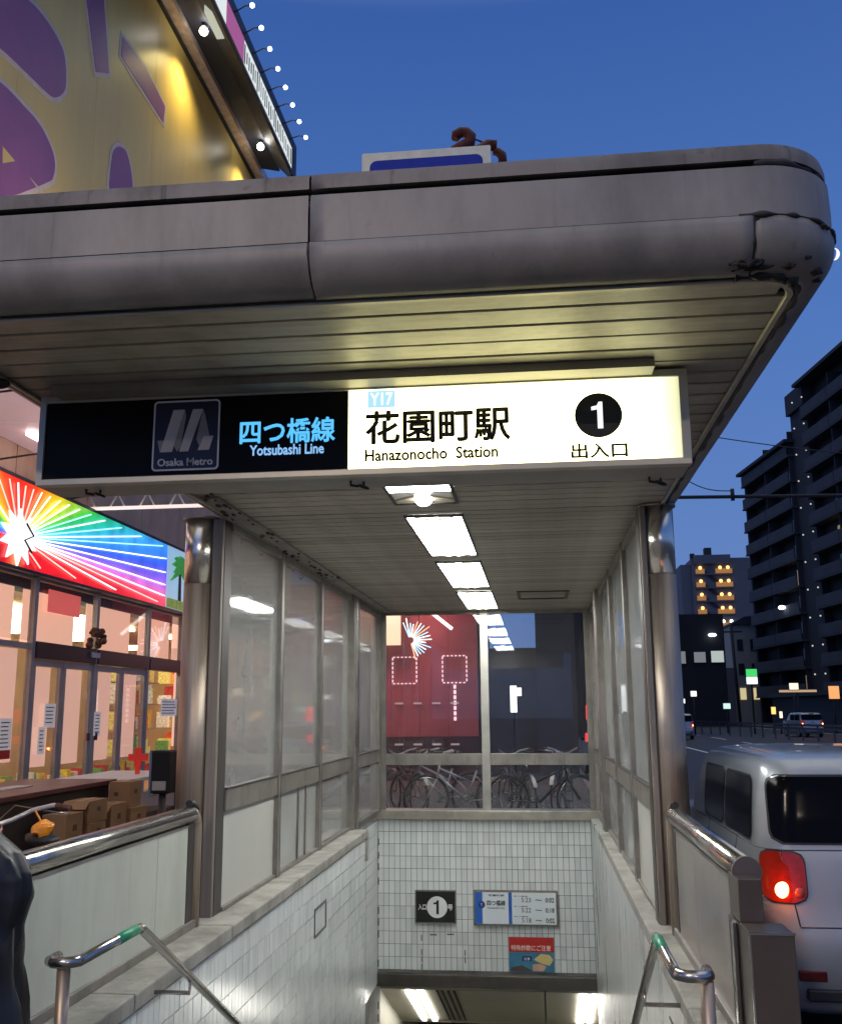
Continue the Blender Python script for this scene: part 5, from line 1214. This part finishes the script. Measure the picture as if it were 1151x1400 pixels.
t = thing('dark_back_building', (2.4, 26, 0), 'dark plain building behind the right half of the rear window', 'building')
B(-1.3, .0, 27, 30, -.12, 3.15).build('lower_wall', mat('dusky_wall', (.17, .13, .14), .8, 0, .2, 1), t)
B(.0, 1.01, 26, 30, -.12, 7.5).build('wall', mat('dusky_wall_b', (.08, .075, .08), .8, 0, .2, 1), t)
B(-1.3, .0, 26.95, 26.99, 2.2, 2.3).build('ledge', grey_b, t)
t = thing('dark_tower', (6, 72, 0), 'tall dark block far beyond the right edge of the rear window', 'building')
B(1.6, 9.2, 70, 84, -.3, 24).build('wall', recess, t)
for k in range(7):
    for j in range(5): B(2.0 + j * 1.4, 2.8 + j * 1.4, 69.9, 69.99, 3 + k * 2.9, 4.4 + k * 2.9).build('window', MATS['dark_pane'], t)
t = thing('white_lit_sign', (-.55, 25, 1.3), 'small irregular white lit sign behind the right half of the rear window', 'sign')
B(-.66, -.50, 25, 25.1, 1.45, 2.1).build('panel', emis('white_sign', (1, 1, 1), 2.2), t); B(-.49, -.38, 25, 25.1, 1.85, 2.05).build('panel', emis('white_sign', (1, 1, 1), 2.2), t)
B(-.60, -.54, 25.0, 25.05, -.12, 1.449).build('post', dark_w, t)

# street lamps added out of view behind the viewer, warming the front of the scene
for k, (x, y, p, lab) in enumerate(((-3.6, -4.0, 500, 'added street lamp, unseen behind the viewer on the shop side'), (4.5, -9.0, 330, 'added street lamp, unseen behind the viewer across the road'))):
    t = thing('added_street_lamp', (x, y, -.3), lab, 'street lamp', 'added street lamps behind the viewer')
    MB().tube([(x, y, -.3), (x, y, 5.6), (x + (.6 if k == 0 else -.6), y, 6.0)], [.08, .05, .04], 12).build('post', alu, t)
    hx = x + (.9 if k == 0 else -.9)
    B(hx - .3, hx + .3, y - .12, y + .12, 5.98, 6.08, bev=.02).build('lamp_head', alu, t)
    al = bpy.data.lights.new('lamp_light', 'AREA'); al.shape = 'RECTANGLE'; al.size = .5; al.size_y = .2; al.energy = p; al.color = (1, .80, .62)
    ao = bpy.data.objects.new('lamp_light', al); COL.objects.link(ao); ao.parent = t; ao.location = (hx - x, 0, 6.25)

t = thing('standin_red_lights', (1.22, 24.6, 1.2), 'made-up red panels standing in for red lamps reflected at the right edge of the rear window', 'sign')
B(1.16, 1.36, 24.6, 24.7, 1.25, 1.62, bev=.03).build('panel', emis('red_panel', (1, .04, .03), 1.6), t); B(1.12, 1.3, 24.55, 24.599, .75, .95).build('panel', emis('red_panel', (1, .04, .03), 1.6), t)  # added glowing panels in place of red lamp reflections
B(1.22, 1.27, 24.62, 24.68, -.3, 1.249).build('post', dark_w, t)
